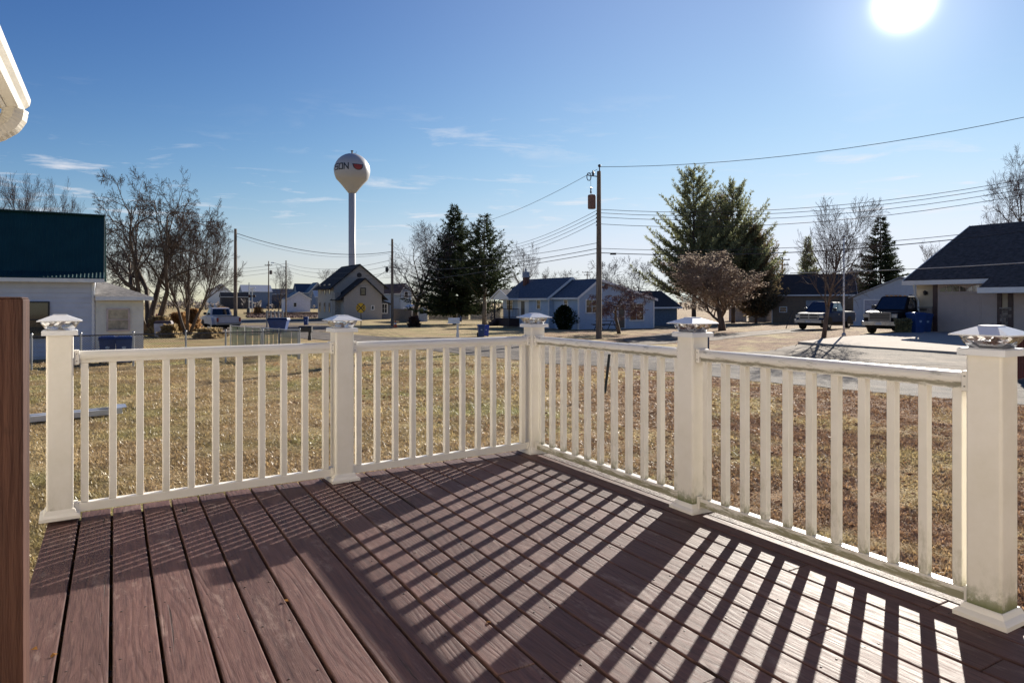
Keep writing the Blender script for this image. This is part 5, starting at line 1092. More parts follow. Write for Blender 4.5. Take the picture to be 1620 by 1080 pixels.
PA_, hA, rA = pole(425, 496, 413, 'distant utility pole with transformer right of the crossing signal', .17, [(1.0, 1.8, Vector((1, 0, 0)))])
PB_, hB, rB = pole(452.5, 503, 412, 'distant utility pole carrying a long street lamp arm', .16)
m = MB(); m.tube([(0, 0, hB-1.3), (-1.2, -.1, hB-.7), (-2.0, -.2, hB-.45)], .04, 5); ar = m.build('lamp_arm', steel, rB); m = MB(); m.add([(-2.6, -.3, hB-.45), (-2.0, -.3, hB-.5), (-2.0, -.05, hB-.5), (-2.6, -.05, hB-.45), (-2.5, -.25, hB-.32), (-2.0, -.25, hB-.36), (-2.0, -.1, hB-.36), (-2.5, -.1, hB-.32)], [(0, 3, 2, 1), (4, 5, 6, 7), (0, 1, 5, 4), (1, 2, 6, 5), (2, 3, 7, 6), (3, 0, 4, 7)]); m.build('lamp_head', steel, ar)
m = MB(); m.lathe([(.35, 0), (.35, .9), (.1, 1.0)], 10, (.55, 0, hA-3.2)); m.build('transformer', M('dark_transformer', (.10, .08, .08), .6), rA)
pole(929, 0, 429, 'tiny distant utility pole with crossarm above the blue house roof', .16, [(.3, 2.6, Vector((1, 0, 0))), (1.0, 1.6, Vector((1, 0, 0)))], Yv=170)
pole(1238, 0, 408, 'distant utility pole with double crossarm left of the small pine', .17, [(.3, 2.4, Vector((1, .2, 0))), (1.1, 2.0, Vector((1, .2, 0)))], Yv=110)
def wire(a, b, label, sag=.4, r=.014, mat=None, name='power_line', n=18):
    pts = [a.lerp(b, i/n)+Vector((0, 0, -sag*4*(i/n)*(1-i/n))) for i in range(n+1)]; m = MB(); m.tube(pts, r, 4); return tag(m.build(name, mat or cable, smooth=True), label, 'power line', 'overhead lines')
def W(px, py, Y): return P(px, py, Y)
top = W(949, 264, PM.y)
def ext(px, py, Y, q=1.25): return P(px, py, Y)
wire(top, P(1900, 120, 27), 'topmost wire rising from the tall pole to the upper right', .9)
for i, (y0, y1, y2) in enumerate([(331.5, 285, 331), (337, 292, 337), (343.5, 302, 343), (354.5, 310, 354)]):
    wire(W(951, y0, PM.y), P(1980, y1-85, 30), ['first', 'second', 'third', 'fourth'][i]+' from the top of the four wires right of the transformer', 1.35, .013)
wire(W(951, 393, PM.y), P(1900, 318, 28), 'upper of the two low wires crossing in front of the pines', .75, .013)
wire(W(951, 400, PM.y), P(1900, 322, 28), 'thick lower wire crossing in front of the pines with a splice box', .80, .020)
m = MB(); q = W(970, 401.5, PM.y-.5); m.tube([q-Vector((.16, 0, 0)), q+Vector((.16, 0, 0))], .06, 6); tag(m.build('splice_box', blackm), 'small dark splice box hanging on the low wire right of the tall pole', 'splice box')
wire(P(1250, 432, 26), P(1990, 385, 20), 'pale bright wire crossing in front of the tan house roof', .15, .012, M('pale_cable', (.55, .53, .5), .4))
wire(W(945, 268, PM.y), P(700, 362, 75), 'long wire from the top of the tall pole down to the left', .8)
for i, (ya, yb) in enumerate([(332, 376), (338, 380), (344, 385), (350, 392)]):
    wire(W(946, ya, PM.y), P(775, yb+16, 76), ['first', 'second', 'third', 'fourth'][i]+' of the four fanned wires left of the transformer', .55, .014)
wire(W(946, 384, PM.y), W(622, 398, PK.y), 'uppermost low wire from the tall pole to the pole by the cone', .9, .014)
wire(W(946, 393, PM.y), W(622, 424, PK.y), 'middle low wire from the tall pole to the pole by the cone', .55, .018)
wire(W(946, 400, PM.y), W(560, 452, PK.y+20), 'lowest wire from the tall pole toward the grey house', .35, .018)
wire(W(374, 369, PL.y), W(620, 398, PK.y), 'dark wire between the pole by the pickup and the pole by the cone', .9, .026)
wire(W(374, 374, PL.y), W(620, 400, PK.y), 'thin wire just under the dark wire from the left pole', 1.0, .012)
wire(W(620, 421, PK.y), W(578, 443, 105), 'short heavy service drop to the grey house gable', .35, .03)
for i, (ya, yb, Yb) in enumerate([(417, 430, 150), (422, 437, 150), (428, 444, 150)]):
    wire(W(452, ya, PB_.y), P(250, yb, Yb), ['upper', 'middle', 'lower'][i]+' distant wire left of the street lamp pole', .5, .022)
    wire(W(453, ya, PB_.y), W(620, ya-6+i*4, PK.y), ['upper', 'middle', 'lower'][i]+' wire from the street lamp pole to the pole by the cone', 1.0, .018)
m = MB(); q = W(612, 427, PK.y); m.lathe([(.10, -.25), (.16, -.15), (.16, .2), (.08, .3)], 8, q); tag(m.build('street_lamp', blackm), 'dark lamp head hanging beside the pole by the cone', 'street lamp')

# ------------------------------------------------------------------ flagpole, signs, mailboxes, cone, hydrant
p = at(1335, 533); h = H(p, 376); r = empty('flagpole', p, 0, 'slim white flagpole beside the concrete driveway', 'flagpole')
m = MB(); m.tube([(0, 0, -.1), (0, 0, h*.6), (0, 0, h)], [.05, .045, .03], 8); m.build('pole_shaft', M('white_flagpole', (.75, .75, .76), .35), r, smooth=True); m = MB(); m.ball((0, 0, h+.06), .07); m.build('finial', steel, r); m = MB(); m.lathe([(.10, 0), (.10, .12), (.055, .2)], 10); m.build('base_collar', steel, r)
p = at(571, 519.5); zc = H(p, 487); rad = 8.1/F*p.y; r = empty('railroad_sign', p, math.atan2(p.x, -p.y)*-1+math.pi if False else -math.atan2(-p.x, p.y)*1.0, 'round yellow railroad crossing warning sign with black X and two letters', 'road sign')
yel = M('sign_yellow', (.80, .46, .015), .45, .03)
m = MB(); m.prism([(rad*math.cos(R(a)), zc+rad*math.sin(R(a))) for a in range(0, 360, 12)], -.02, 0, 'y'); sg = m.build('sign_plate', yel, r)
m = MB(); n_ = 30
for i in range(n_):
    a, b = 2*math.pi*i/n_, 2*math.pi*(i+1)/n_; m.add([(q*rad*math.cos(t), -.023, zc+q*rad*math.sin(t)) for q, t in ((.93, a), (.93, b), (.88, b), (.88, a))], [(0, 1, 2, 3)])
m.build('sign_border', blackm, sg)
X_ = rad*.66; strokes([((-X_, -X_), (X_, X_)), ((-X_, X_), (X_, -X_))], rad*.20, lambda u, v, e: (u, -.024-e, zc+v), 1).build('cross_mark', blackm, sg, fix=False)
for s in (-1, 1): strokes([((a[0]*rad*.36, a[1]*rad*.42), (b[0]*rad*.36, b[1]*rad*.42)) for a, b in GL['R']], rad*.08, lambda u, v, e: (s*rad*.62-rad*.11+u, -.024-e, zc-rad*.21+v), 1).build('letter', blackm, sg, fix=False)
m = MB(); m.box(-.035, .035, .002, .03, -.2, zc+rad*.7); m.build('sign_post', M('dark_steel_post', (.05, .04, .035), .6), r)
# crossbuck signal
def crossing(px, py, label, lights):
    p = at(px, py); hh = H(p, 454); r = empty('crossing_signal', p, 0, label, 'crossing signal'); m = MB(); m.tube([(0, 0, -.1), (0, 0, hh)], .12, 8); m.build('mast', steel, r)
    s = .95
    for a in (35, -35): m = MB(); c, q = math.cos(R(a)), math.sin(R(a)); w = .14; m.add([(t*c*s-o*q, y, hh-.6+t*q*s+o*c) for y in (-.16-.02*(a > 0), -.13-.02*(a > 0)) for t, o in ((-1, -w), (1, -w), (1, w), (-1, w))], [(0, 1, 2, 3), (7, 6, 5, 4), (0, 4, 5, 1), (1, 5, 6, 2), (2, 6, 7, 3), (3, 7, 4, 0)]); m.build('crossbuck_blade', white, r)
    m = MB(); m.tube([(-.75, -.2, hh-2.2), (.75, -.2, hh-2.2)], .05, 5); m.build('light_bar', blackm, r)
    for x in (-.55, .55): m = MB(); m.prism([(x+.38*math.cos(R(a)), hh-2.2+.38*math.sin(R(a))) for a in range(0, 360, 30)], -.30, -.22, 'y'); f = m.build('signal_light', blackm, r); m = MB(); m.lathe([(.12, 0), (.14, .1), (.10, .2)], 8, (x, -.33, hh-2.28)); m.build('lens', M('dark_red_lens', (.12, .01, .01), .2), f)
    m = MB(); m.box(-1.2, -.5, -.3, .3, 0, 1.3); m.build('control_box', M('dark_cabinet', (.06, .06, .06), .6), r)
crossing(399, 496, 'railroad crossbuck signal with twin lights near the long blue building', 2)
p = at(394, 495); m = MB(); m.tube([(0, 0, -.1), (0, 0, H(p, 447))], .13, 8); tag(m.build('signal_mast', steel, loc=p), 'plain grey mast just left of the crossbuck signal', 'mast')
def mailbox(px, py, top, label, mat, w=.26):
    p = at(px, py); hh = H(p, top); r = empty('mailbox', p, R(6), label, 'mailbox'); m = MB(); m.box(-.06, .06, -.06, .06, -.1, hh-.3); m.frus(0, 0, .09, .09, 0, .075, .075, .25); m.build('mailbox_post', mat, r)
    m = MB(); ar_ = [(-w/2, hh-.29), (w/2, hh-.29), (w/2, hh-.10)]+[(w/2*math.cos(R(a)), hh-.10+.10*math.sin(R(a))) for a in range(15, 180, 15)]+[(-w/2, hh-.10)]
    m.prism(ar_, -.55, .12, 'x'); m.build('box', mat, r); m = MB(); m.box(-.62, .18, -.16, .16, hh-.315, hh-.291); m.build('shelf', mat, r); m = MB(); m.box(-.2, -.08, -w/2-.015, -w/2-.002, hh-.2, hh-.02); m.build('flag', mat, r)
    return r
mailbox(724, 533, 503, 'white mailbox on a white post beside the road in front of the spruces', white)
mailbox(490, 538, 515.5, 'black mailbox on a thin post at the kerb right of the blue dumpster', blackm, .3)
p = at(625.5, 517.5); hh = H(p, 507); r = empty('traffic_cone', p, 0, 'orange traffic cone with white band at the foot of the utility pole', 'cone'); orm = M('orange_plastic', (.75, .12, .02), .5, .05)
m = MB(); m.box(-.25, .25, -.25, .25, 0, .05); m.lathe([(.19, .05), (.125, hh*.45)], 14); m.lathe([(.09, hh*.68), (.035, hh)], 14); m.build('cone_body', orm, r); m = MB(); m.lathe([(.124, hh*.452), (.091, hh*.678)], 14); m.build('white_band', white, r)
p = at(248, 505); r = empty('fire_hydrant', p, 0, 'red fire hydrant in the dry field left of the vase shaped tree', 'fire hydrant'); redm = M('hydrant_red', (.45, .03, .04), .5); hh = .9
m = MB(); m.lathe([(.2, 0), (.2, .06), (.13, .08), (.13, .6), (.17, .62), (.17, .68), (.12, .8), (.03, .9)], 12); m.build('barrel', redm, r); m = MB(); m.tube([(-.26, 0, .5), (.26, 0, .5)], .07, 8); m.build('outlet_cap', redm, r)
p = at(258, 494); m = MB(); m.tube([(0, 0, -.1), (0, 0, H(p, 472))], .14, 6); tag(m.build('marker_post', redm, loc=p), 'thin red marker post standing in the dry field', 'marker post')

# ------------------------------------------------------------------ bins
def wheelie(px, py, top, label, s=None, lid=binblue, body=binblue, rz=0.2, name='wheelie_bin', Y=None):
    p = at(px, py); hh = H(p, top) if top else 1.1; s = s or hh/1.1; r = empty(name, p, rz, label, 'bin', None)
    m = MB(); m.frus(0, 0, .22*s, .25*s, .06*s, .29*s, .33*s, .98*s); m.frus(0, 0, .31*s, .35*s, .935*s, .31*s, .35*s, .985*s); m.build('bin_body', body, r, bevel=.015)
    m = MB(); m.frus(0, 0, .32*s, .36*s, .99*s, .29*s, .33*s, 1.06*s); m.frus(0, 0, .26*s, .29*s, 1.0605*s, .2*s, .24*s, 1.09*s); m.build('lid', lid, r, bevel=.01)
    for x in (-.24, .24): m = MB(); m.lathe([(.02, -.04), (.13, -.04), (.13, .04), (.02, .04)], 12); w = m.build('wheel', rubber, r); w.location = (x*s, .28*s, .13); w.rotation_euler = (0, R(90), 0)
    m = MB(); m.tube([(-.22*s, .36*s, .98*s), (-.22*s, .42*s, 1.0*s), (.22*s, .42*s, 1.0*s), (.22*s, .36*s, .98*s)], .018*s, 6); m.build('handle', body, r)
    m = MB(); m.prism([(.075*s*math.cos(R(a)), .66*s+.075*s*math.sin(R(a))) for a in range(0, 360, 30)], -.305*s, -.295*s, 'y'); m.build('emblem', M('pale_emblem', (.35, .45, .6), .6), r)
    return r
brightblue = M('bright_blue_plastic', (.015, .06, .42), .4)
wheelie(761, 533, 513, 'dark blue wheelie bin by the road in front of the blue house porch')
wheelie(768.5, 532, 514, 'bright blue bin tucked against the dark blue bin by the road', body=brightblue, lid=brightblue)
wheelie(727.5, 509, 496.5, 'blue bin standing under the left spruce')
wheelie(484, 514.5, 501, 'blue bin standing alone on the gravel lot by the tracks')
wheelie(1449, 528.5, 496, 'blue wheelie bin at the corner of the tan house nearest the shrub', s=.98)
wheelie(1461, 527.5, 497, 'second blue wheelie bin against the stone corner of the tan house', s=.93)
for i, (px, lb) in enumerate([(170, 'blue bin behind the chain link fence under the addition window'), (196, 'darker blue bin right of the first one under the addition window')]):
    p = at(px, 577); q = wheelie(px, 575, 524, lb, s=.82, rz=AZ)
p = at(441, 528); r = empty('dumpster', p, .15, 'blue dumpster with dark lid on the gravel lot beside a pale pallet', 'dumpster'); m = MB(); m.frus(0, 0, .42, .5, .08, .62, .6, .95); m.frus(0, 0, .66, .64, .90, .66, .64, .96); m.build('tub', binblue, r, bevel=.02); m = MB(); m.frus(0, 0, .64, .62, .97, .6, .55, 1.06); m.build('lid', M('dark_navy_lid', (.01, .02, .06), .4), r)
for x in (-.35, .35): m = MB(); m.lathe([(.01, -.04), (.10, -.04), (.10, .04), (.01, .04)], 10); w = m.build('wheel', rubber, r); w.location = (x, -.3, .09); w.rotation_euler = (0, R(90), 0)
p = at(431, 527); r = empty('pallet', (p.x, p.y+.5, p.z), .1, 'pale wooden pallet leaning upright beside the blue dumpster', 'pallet')
for i in range(5): m = MB(); m.box(-.6+i*.26, -.6+i*.26+.12, 0, .025, 0, 1.55); m.build('slat', M('pale_plank', (.38, .38, .36), .8, .2), r)
for z in (.1, .75, 1.4): m = MB(); m.box(-.62, .58, .027, .09, z, z+.08); m.build('bearer', M('pale_plank', (.38, .38, .36), .8, .2), r)
p = at(309, 534); p = at(259, 533); r = empty('plastic_tote', p, .3, 'pale plastic tote with dark top standing in the dry brush by the fence', 'tote'); m = MB(); m.frus(0, 0, .42, .3, 0, .46, .34, .8); m.build('tub', M('pale_lilac_plastic', (.45, .45, .52), .5), r, bevel=.02); m = MB(); m.frus(0, 0, .48, .36, .802, .4, .3, .95); m.build('lid', M('dark_plastic', (.08, .05, .05), .5), r)

# ------------------------------------------------------------------ fences
F0 = hit(30, 583.5); F1 = Vector((0, 0, 0))
def fence_pt(px): py = HY+96*(2661-px)/2304; return hit(px, py)
A, B = fence_pt(-60), fence_pt(475); d = (B-A); ln = d.length; rz = math.atan2(d.y, d.x); FH = .98
fr_ = empty('chain_link_fence', (A.x, A.y, 0), rz, 'low grey chain link fence across the back of the lawn at left', 'fence')
mesh_ = MB(); stp = .075; n_ = int((ln+FH)/stp)
for i in range(n_):
    x = i*stp-FH
    for s in (1, -1):
        x0, x1, z0, z1 = (x, x+FH, .05, FH) if s == 1 else (x+FH, x, .05, FH)
        if min(x0, x1) < 0 or max(x0, x1) > ln: continue
        mesh_.tube([(x0, 0, z0), (x1, 0, z1)], .0038, 3, cap=False)
galv = M('dark_weathered_wire', (.10, .10, .10), .5, .1, metal=.3)
tag(mesh_.build('wire_mesh', galv, fr_, fix=False), kind='stuff')
m = MB(); m.tube([(0, 0, FH), (ln, 0, FH)], .02, 6); m.build('top_pipe', galv, fr_)
for px in (-20, 50, 128, 211, 294, 357, 416, 474):
    q = fence_pt(px); t = (q-A).length; m = MB(); m.tube([(0, 0, -.1), (0, 0, FH+.06)], .028, 8); m.ball((0, 0, FH+.07), .035, n=8, k=4); o = m.build('fence_post', steel, fr_); o.location = (t, 0, 0)
# green slatted panel running back from its end
A = fence_pt(474); A = A+Vector((-.05, .1, 0)); B = atY(366, A.y+4.8); d = B-A; ln = d.length; rz = math.atan2(d.y, d.x)
fg = empty('green_slat_fence', (A.x, A.y, 0), rz, 'chain link fence with green privacy slats running back from the corner post', 'fence'); gsl = M('green_slats', (.16, .22, .17), .6, .3, 3)
n_ = int(ln/.075)
sm_ = MB()
for i in range(n_):
    if random.random() < .15: continue
    sm_.box(i*.075, i*.075+.036, -.004, .004, .06, FH-.02)
tag(sm_.build('slat', gsl, fg, fix=False), kind='stuff')
m = MB(); m.tube([(0, 0, FH+.01), (ln, 0, FH+.01)], .022, 6); m.build('top_pipe', steel, fg)
for i in range(5): m = MB(); m.tube([(0, 0, -.1), (0, 0, FH+.05)], .03, 8); o = m.build('fence_post', steel, fg); o.location = (ln*i/4, .03, 0)
def board_fence(pxa, pya, pxb, pyb, top, label, mat, group=None, w=.14):
    A, B = hit(pxa, pya), hit(pxb, pyb); d = B-A; ln = d.length; hh = H(A, top); r = empty('board_fence', A, math.atan2(d.y, d.x), label, 'fence', group); n_ = int(ln/w)
    m = MB(); m.box(0, ln, .02, .06, .3, .4); m.box(0, ln, .02, .06, hh-.4, hh-.3); m.build('rail', mat, r)
    m = MB()
    for i in range(n_): e = random.uniform(-.03, .03); m.prism([(i*w+.008, .03), (i*w+w-.008, .03), (i*w+w-.008, hh-.06+e), (i*w+w/2, hh+e), (i*w+.008, hh-.06+e)], -.01, .015, 'y')
    tag(m.build('fence_board', mat, r, fix=False), kind='stuff')
board_fence(623, 508, 651, 510.5, 488, 'weathered board fence between the utility pole and the white shed', woodf)
board_fence(678, 506, 742, 506, 487.5, 'weathered board fence behind the two spruces', M('greybrown_board', (.22, .17, .13), .85, .25, 3))
board_fence(744, 506, 792, 506, 488, 'grey board fence left of the blue house porch', M('grey_board', (.25, .23, .21), .85, .25, 3))
# red plastic fence at the right edge
A = hit(1606, 602); B = hit(1760, 560); d = B-A; ln = d.length; hh = H(A, 533); r = empty('red_fence', A, math.atan2(d.y, d.x), 'red brown slatted fence at the right edge behind the large post', 'fence'); rdm = M('red_brown_slat', (.16, .035, .025), .6)
for i in range(22): m = MB(); m.box(i*.13, i*.13+.07, -.012, .012, .02, hh+random.uniform(-.03, .03)); m.build('slat', rdm, r)
for z in (.3, hh*.5, hh-.25): m = MB(); m.box(0, 22*.13, .013, .03, z, z+.06); m.build('fence_rail', rdm, r)
m = MB(); m.box(-.05, 22*.13, .035, .045, hh*.45, hh); m.build('solid_panel', rdm, r)

# ------------------------------------------------------------------ ground clutter
A = hit(20, 672); B = hit(190, 655.5); d = B-A; ln = d.length; alu = M('dull_aluminium', (.62, .64, .66), .35, .08, metal=.5)
r = empty('aluminium_frame', (A.x, A.y, .0), math.atan2(d.y, d.x), 'flat aluminium frame lying on the lawn behind the left post', 'metal frame')
for y in (-.17, .14): m = MB(); m.box(0, ln, y, y+.035, .04, .13); m.build('side_rail', alu, r)
m = MB(); m.box(.25, ln-.3, -.13, .135, .085, .1); m.build('panel', M('white_panel', (.75, .75, .77), .4), r)
for i in range(3): m = MB(); m.box(.02+i*(ln-.1)/2, .07+i*(ln-.1)/2, -.135, .137, .055, .083); m.build('rung', alu, r)
m = MB(); m.add([(ln-.12, -.16, .132), (ln+.08, -.12, .135), (ln+.10, .08, .165), (ln-.10, .14, .17), (ln-.12, -.16, .14), (ln+.08, -.12, .143), (ln+.10, .08, .173), (ln-.10, .14, .178)], [(0, 1, 2, 3), (7, 6, 5, 4), (0, 4, 5, 1), (1, 5, 6, 2), (2, 6, 7, 3), (3, 7, 4, 0)]); m.build('bent_flange', alu, r)
m = MB(); m.box(ln*.5, ln*.5+.02, -.2, -.18, .0, .22); m.build('clip', blackm, r)
a = hit(957, 622); b = P(964, 560, a.y); m = MB(); d = b-a; m.box(-.028, .028, -.006, .006, -.2, d.length); m.box(-.006, .006, .007, .03, -.2, d.length-.03)
o = m.build('stake', M('dark_green_steel', (.02, .035, .03), .5), loc=a); o.rotation_euler = (0, math.atan2(d.x, d.z), 0); tag(o, 'dark green steel stake leaning in the lawn beyond the right railing', 'stake')
p = hit(1117, 566); m = MB(); m.box(-.09, .09, -.09, .09, -.1, H(p, 529)); m.frus(0, 0, .09, .09, H(p, 529), .02, .02, H(p, 529)+.06); tag(m.build('blue_post', M('dark_blue_post', (.03, .05, .10), .5), loc=p), 'short dark blue post partly hidden behind the middle right railing post', 'post')
a = hit(1243.5, 519); b = P(1254, 492, a.y+.5); m = MB(); m.tube([a, b], .04, 5); tag(m.build('leaning_pipe', blackm), 'thin dark pipe leaning up from the lawn left of the blue pickup', 'pipe')
# picnic table by the blue house
p = hit(958, 521.5); r = empty('picnic_table', p, AZ, 'low dark picnic table in front of the blue house gable wall', 'picnic table'); dk = M('dark_wood', (.04, .035, .035), .7)
for y in (-.28, -.09, .10): m = MB(); m.box(-.9, .9, y, y+.17, .70, .74); m.build('tabletop_plank', dk, r)
for y in (-.75, .55): m = MB(); m.box(-.9, .9, y, y+.24, .42, .46); m.build('bench', dk, r)
for x in (-.7, .7):
    for s in (-1, 1): m = MB(); m.tube([(x, s*.6, 0), (x, s*.1, .70)], .045, 4); m.build('leg', dk, r)
    m = MB(); m.box(x-.03, x+.03, -.78, .78, .37, .415); m.build('brace', dk, r)
# railway bank: dark ties and rubble
bk = MB(); rnd = random.Random(5)
for _ in range(3000):
    px = rnd.uniform(392, 520); q = hit(px, rnd.uniform(495, 503)); s = rnd.uniform(.06, .24); c = [(-1, -1), (1, -1), (1, 1), (-1, 1)]; k_ = [q.x+rnd.gauss(0, .1), q.y]
    bk.add([(k_[0]+a*s*rnd.uniform(.6, 1.2), k_[1]+b*s, q.z-.02) for a, b in c]+[(k_[0]+a*s*.6, k_[1]+b*s*.6, q.z+s*rnd.uniform(.5, 1.3)) for a, b in c], [(4, 5, 6, 7), (0, 1, 5, 4), (1, 2, 6, 5), (2, 3, 7, 6), (3, 0, 4, 7)])
tag(bk.build('track_ballast', M('rusty_ballast', (.12, .06, .045), .9, .4, 1), fix=False), 'dark reddish ballast bank along the railway', 'ballast', kind='stuff')
for i, py in enumerate((497.5, 499.5)):
    a, b = hit(385, py), hit(522, py); m = MB(); m.tube([a+Vector((0, 0, .45)), b+Vector((0, 0, .45))], .08, 4); tag(m.build('rail_track', M('rusty_rail', (.10, .06, .05), .5)), ['far', 'near'][i]+' rusty rail on the ballast bank left of the grey house', 'rail')

# ------------------------------------------------------------------ vehicles (front at -y)
def vehicle(p, rz, label, kind, paint, group=None):
    """kind: 'pickup' crew cab, 'suv' tall wagon, 'old_pickup' with wide rear fenders"""
    r = empty('parked_'+('suv' if kind == 'suv' else 'pickup'), p, rz, label, 'suv' if kind == 'suv' else 'pickup truck', group)
    L_ = 5.8 if kind != 'suv' else 5.75; W_ = .99; zs = .52 if kind != 'suv' else .62; hood = 1.16 if kind != 'suv' else 1.25; belt = hood+.06; roof = 1.90 if kind != 'suv' else 2.10
    wb0, wb1 = .98, L_-1.25; wr = .40 if kind != 'suv' else .45
    def side(ys, z0, z1, hw, nm, mat, tuck=.06, bev=.03, par=r):
        m = MB(); n_ = len(ys)
        return m
    # lower body as a loft of cross sections with wheel openings left between the sills
    m = MB(); st = [(0.0, .80, zs+.10, hood-.18), (.10, .93, zs, hood-.06), (.45, .97, zs, hood), (1.45, .985, zs, belt-.02), (1.5, .985, zs, belt)]
    st += [(3.6, .985, zs, belt), (L_-.35, .975, zs, belt), (L_-.03, .96, zs+.02, belt-.01), (L_, .92, zs+.08, belt-.06)] if kind != 'old_pickup' else [(3.4, .97, zs, belt), (L_-.1, .95, zs, belt-.05), (L_, .93, zs+.05, belt-.08)]
    secs = []
    for y, w, z0, z1 in st: secs.append([(-w, y, z0), (-w-.015, y, (z0+z1)/2), (-w+.01, y, z1-.07), (-w+.09, y, z1), (w-.09, y, z1), (w-.01, y, z1-.07), (w+.015, y, (z0+z1)/2), (w, y, z0)])
    base = []; n_ = 8
    for s_ in secs: base.append(len(m.v)); m.v += s_
    for a, b in zip(base, base[1:]):
        for i in range(n_): m.f.append((a+i, a+(i+1) % n_, b+(i+1) % n_, b+i)); m.m.append(0)
    m.f += [tuple(range(base[0], base[0]+n_))[::-1], tuple(range(base[-1], base[-1]+n_))]; m.m += [0, 0]
    body = m.build('body', paint, r)
    # cab with glass
    if kind == 'suv': cab = [(1.35, .88, .0), (2.15, .76, 1), (L_-.45, .76, 1), (L_-.05, .88, .0)]
    elif kind == 'pickup': cab = [(1.45, .88, .0), (2.25, .74, 1), (3.65, .74, 1), (3.95, .88, .0)]
    else: cab = [(1.55, .88, .0), (2.15, .74, 1), (3.0, .74, 1), (3.25, .88, .0)]
    (ya, wa, _), (yb, wb, _), (yc, wc, _), (yd, wd, _) = cab; zb, zt = belt-.01, roof
    def lerp3(p_, q_, t): return tuple(p_[i]+(q_[i]-p_[i])*t for i in range(3))
    m = MB(); m.add([(-wa, ya, zb), (wa, ya, zb), (wd, yd, zb), (-wd, yd, zb), (-wb, yb, zt-.06), (wb, yb, zt-.06), (wc, yc, zt-.06), (-wc, yc, zt-.06), (-wb+.1, yb+.12, zt), (wb-.1, yb+.12, zt), (wc-.1, yc-.12, zt), (-wc+.1, yc-.12, zt)], [(0, 1, 5, 4), (1, 2, 6, 5), (2, 3, 7, 6), (3, 0, 4, 7), (4, 5, 9, 8), (5, 6, 10, 9), (6, 7, 11, 10), (7, 4, 8, 11), (8, 9, 10, 11)])
    m.build('cab', paint, r)
    dg = glass('vehicle_glass', (.012, .018, .028), .04)
    def gq(a, b, c, d, nrm, nm='side_window'):
        q = [Vector(x) for x in (a, b, c, d)]; cc = sum(q, Vector())/4; q = [cc+(x-cc)*1.0+nrm*.012 for x in q]; mm = MB(); mm.add([tuple(x) for x in q]+[tuple(x-nrm*.011) for x in q], [(0, 1, 2, 3), (7, 6, 5, 4), (0, 4, 5, 1), (1, 5, 6, 2), (2, 6, 7, 3), (3, 7, 4, 0)]); mm.build(nm, dg, r)
    def face(A_, B_, C_, D_, u0, u1, v0, v1, nm):
        A_, B_, C_, D_ = map(Vector, (A_, B_, C_, D_)); f = lambda u, v: A_.lerp(B_, u).lerp(D_.lerp(C_, u), v); n__ = (B_-A_).cross(D_-A_).normalized(); cen = Vector((0, (ya+yd)/2, (zb+zt)/2))
        if n__.dot(A_-cen) < 0: n__ = -n__
        gq(f(u0, v0), f(u1, v0), f(u1, v1), f(u0, v1), n__, nm)
    f0 = [(-wa, ya, zb), (wa, ya, zb), (wb, yb, zt-.06), (-wb, yb, zt-.06)]; face(*f0, .05, .95, .06, .97, 'windshield')
    f1 = [(wd, yd, zb), (-wd, yd, zb), (-wc, yc, zt-.06), (wc, yc, zt-.06)]; face(*f1, .08, .92, .12, .9, 'rear_window')
    for s in (-1, 1):
        fs = [(s*wa, ya, zb), (s*wd, yd, zb), (s*wc, yc, zt-.06), (s*wb, yb, zt-.06)]
        cuts = {'suv': ((.06, .32), (.35, .62), (.65, .95)), 'pickup': ((.08, .50), (.54, .90)), 'old_pickup': ((.1, .85),)}[kind]
        for a, b in cuts: face(*fs, a, b, .10, .92, 'side_window')
    for s in (-1, 1):
        for y in (wb0, wb1):
            m = MB(); m.lathe([(.05, -.13), (wr, -.13), (wr+.01, -.05), (wr+.01, .08), (wr, .13), (wr*.62, .13), (.05, .10)], 20); t = m.build('wheel', rubber, r); t.location = (s*(.84 if kind != 'old_pickup' or y == wb0 else .98), y, wr); t.rotation_euler = (0, R(90)*s, 0)
            m = MB(); m.lathe([(wr*.6, .132), (wr*.52, .10), (.10, .12), (.08, .15), (.01, .16)], 14); m.build('rim', M('alloy', (.5, .5, .52), .3, metal=.8), t)
            m = MB(); ar_ = [(y+(wr+.10)*math.cos(R(a)), wr+(wr+.10)*math.sin(R(a))) for a in range(-8, 189, 14)]; x0, x1 = (s*.88, s*1.004); m.prism(ar_, min(x0, x1), max(x0, x1), 'x'); m.build('wheel_well', M('wheel_well_black', (.008, .008, .008), .9), r)
    # front end
    gz0, gz1 = (.74, hood-.10); gw = .56 if kind == 'suv' else .60
    m = MB(); m.box(-gw, gw, -.045, -.002, gz0+.02, gz1); gr = m.build('grille', M('dark_grille', (.02, .02, .022), .4), r, bevel=.01)
    m = MB(); e = .05; m.box(-gw-e, gw+e, -.065, -.006, gz1, gz1+.05).box(-gw-e, gw+e, -.065, -.006, gz0-.03, gz0+.02).box(-gw-e, -gw, -.065, -.006, gz0+.02, gz1).box(gw, gw+e, -.065, -.006, gz0+.02, gz1)
    if kind != 'suv': m.box(-.035, .035, -.062, -.046, gz0+.02, gz1).box(-gw, gw, -.060, -.047, (gz0+gz1)/2-.03, (gz0+gz1)/2+.03)
    else: [m.box(-gw, gw, -.058, -.047, gz0+.08+i*.12, gz0+.10+i*.12) for i in range(3)]
    m.build('grille_surround', chrome, gr)
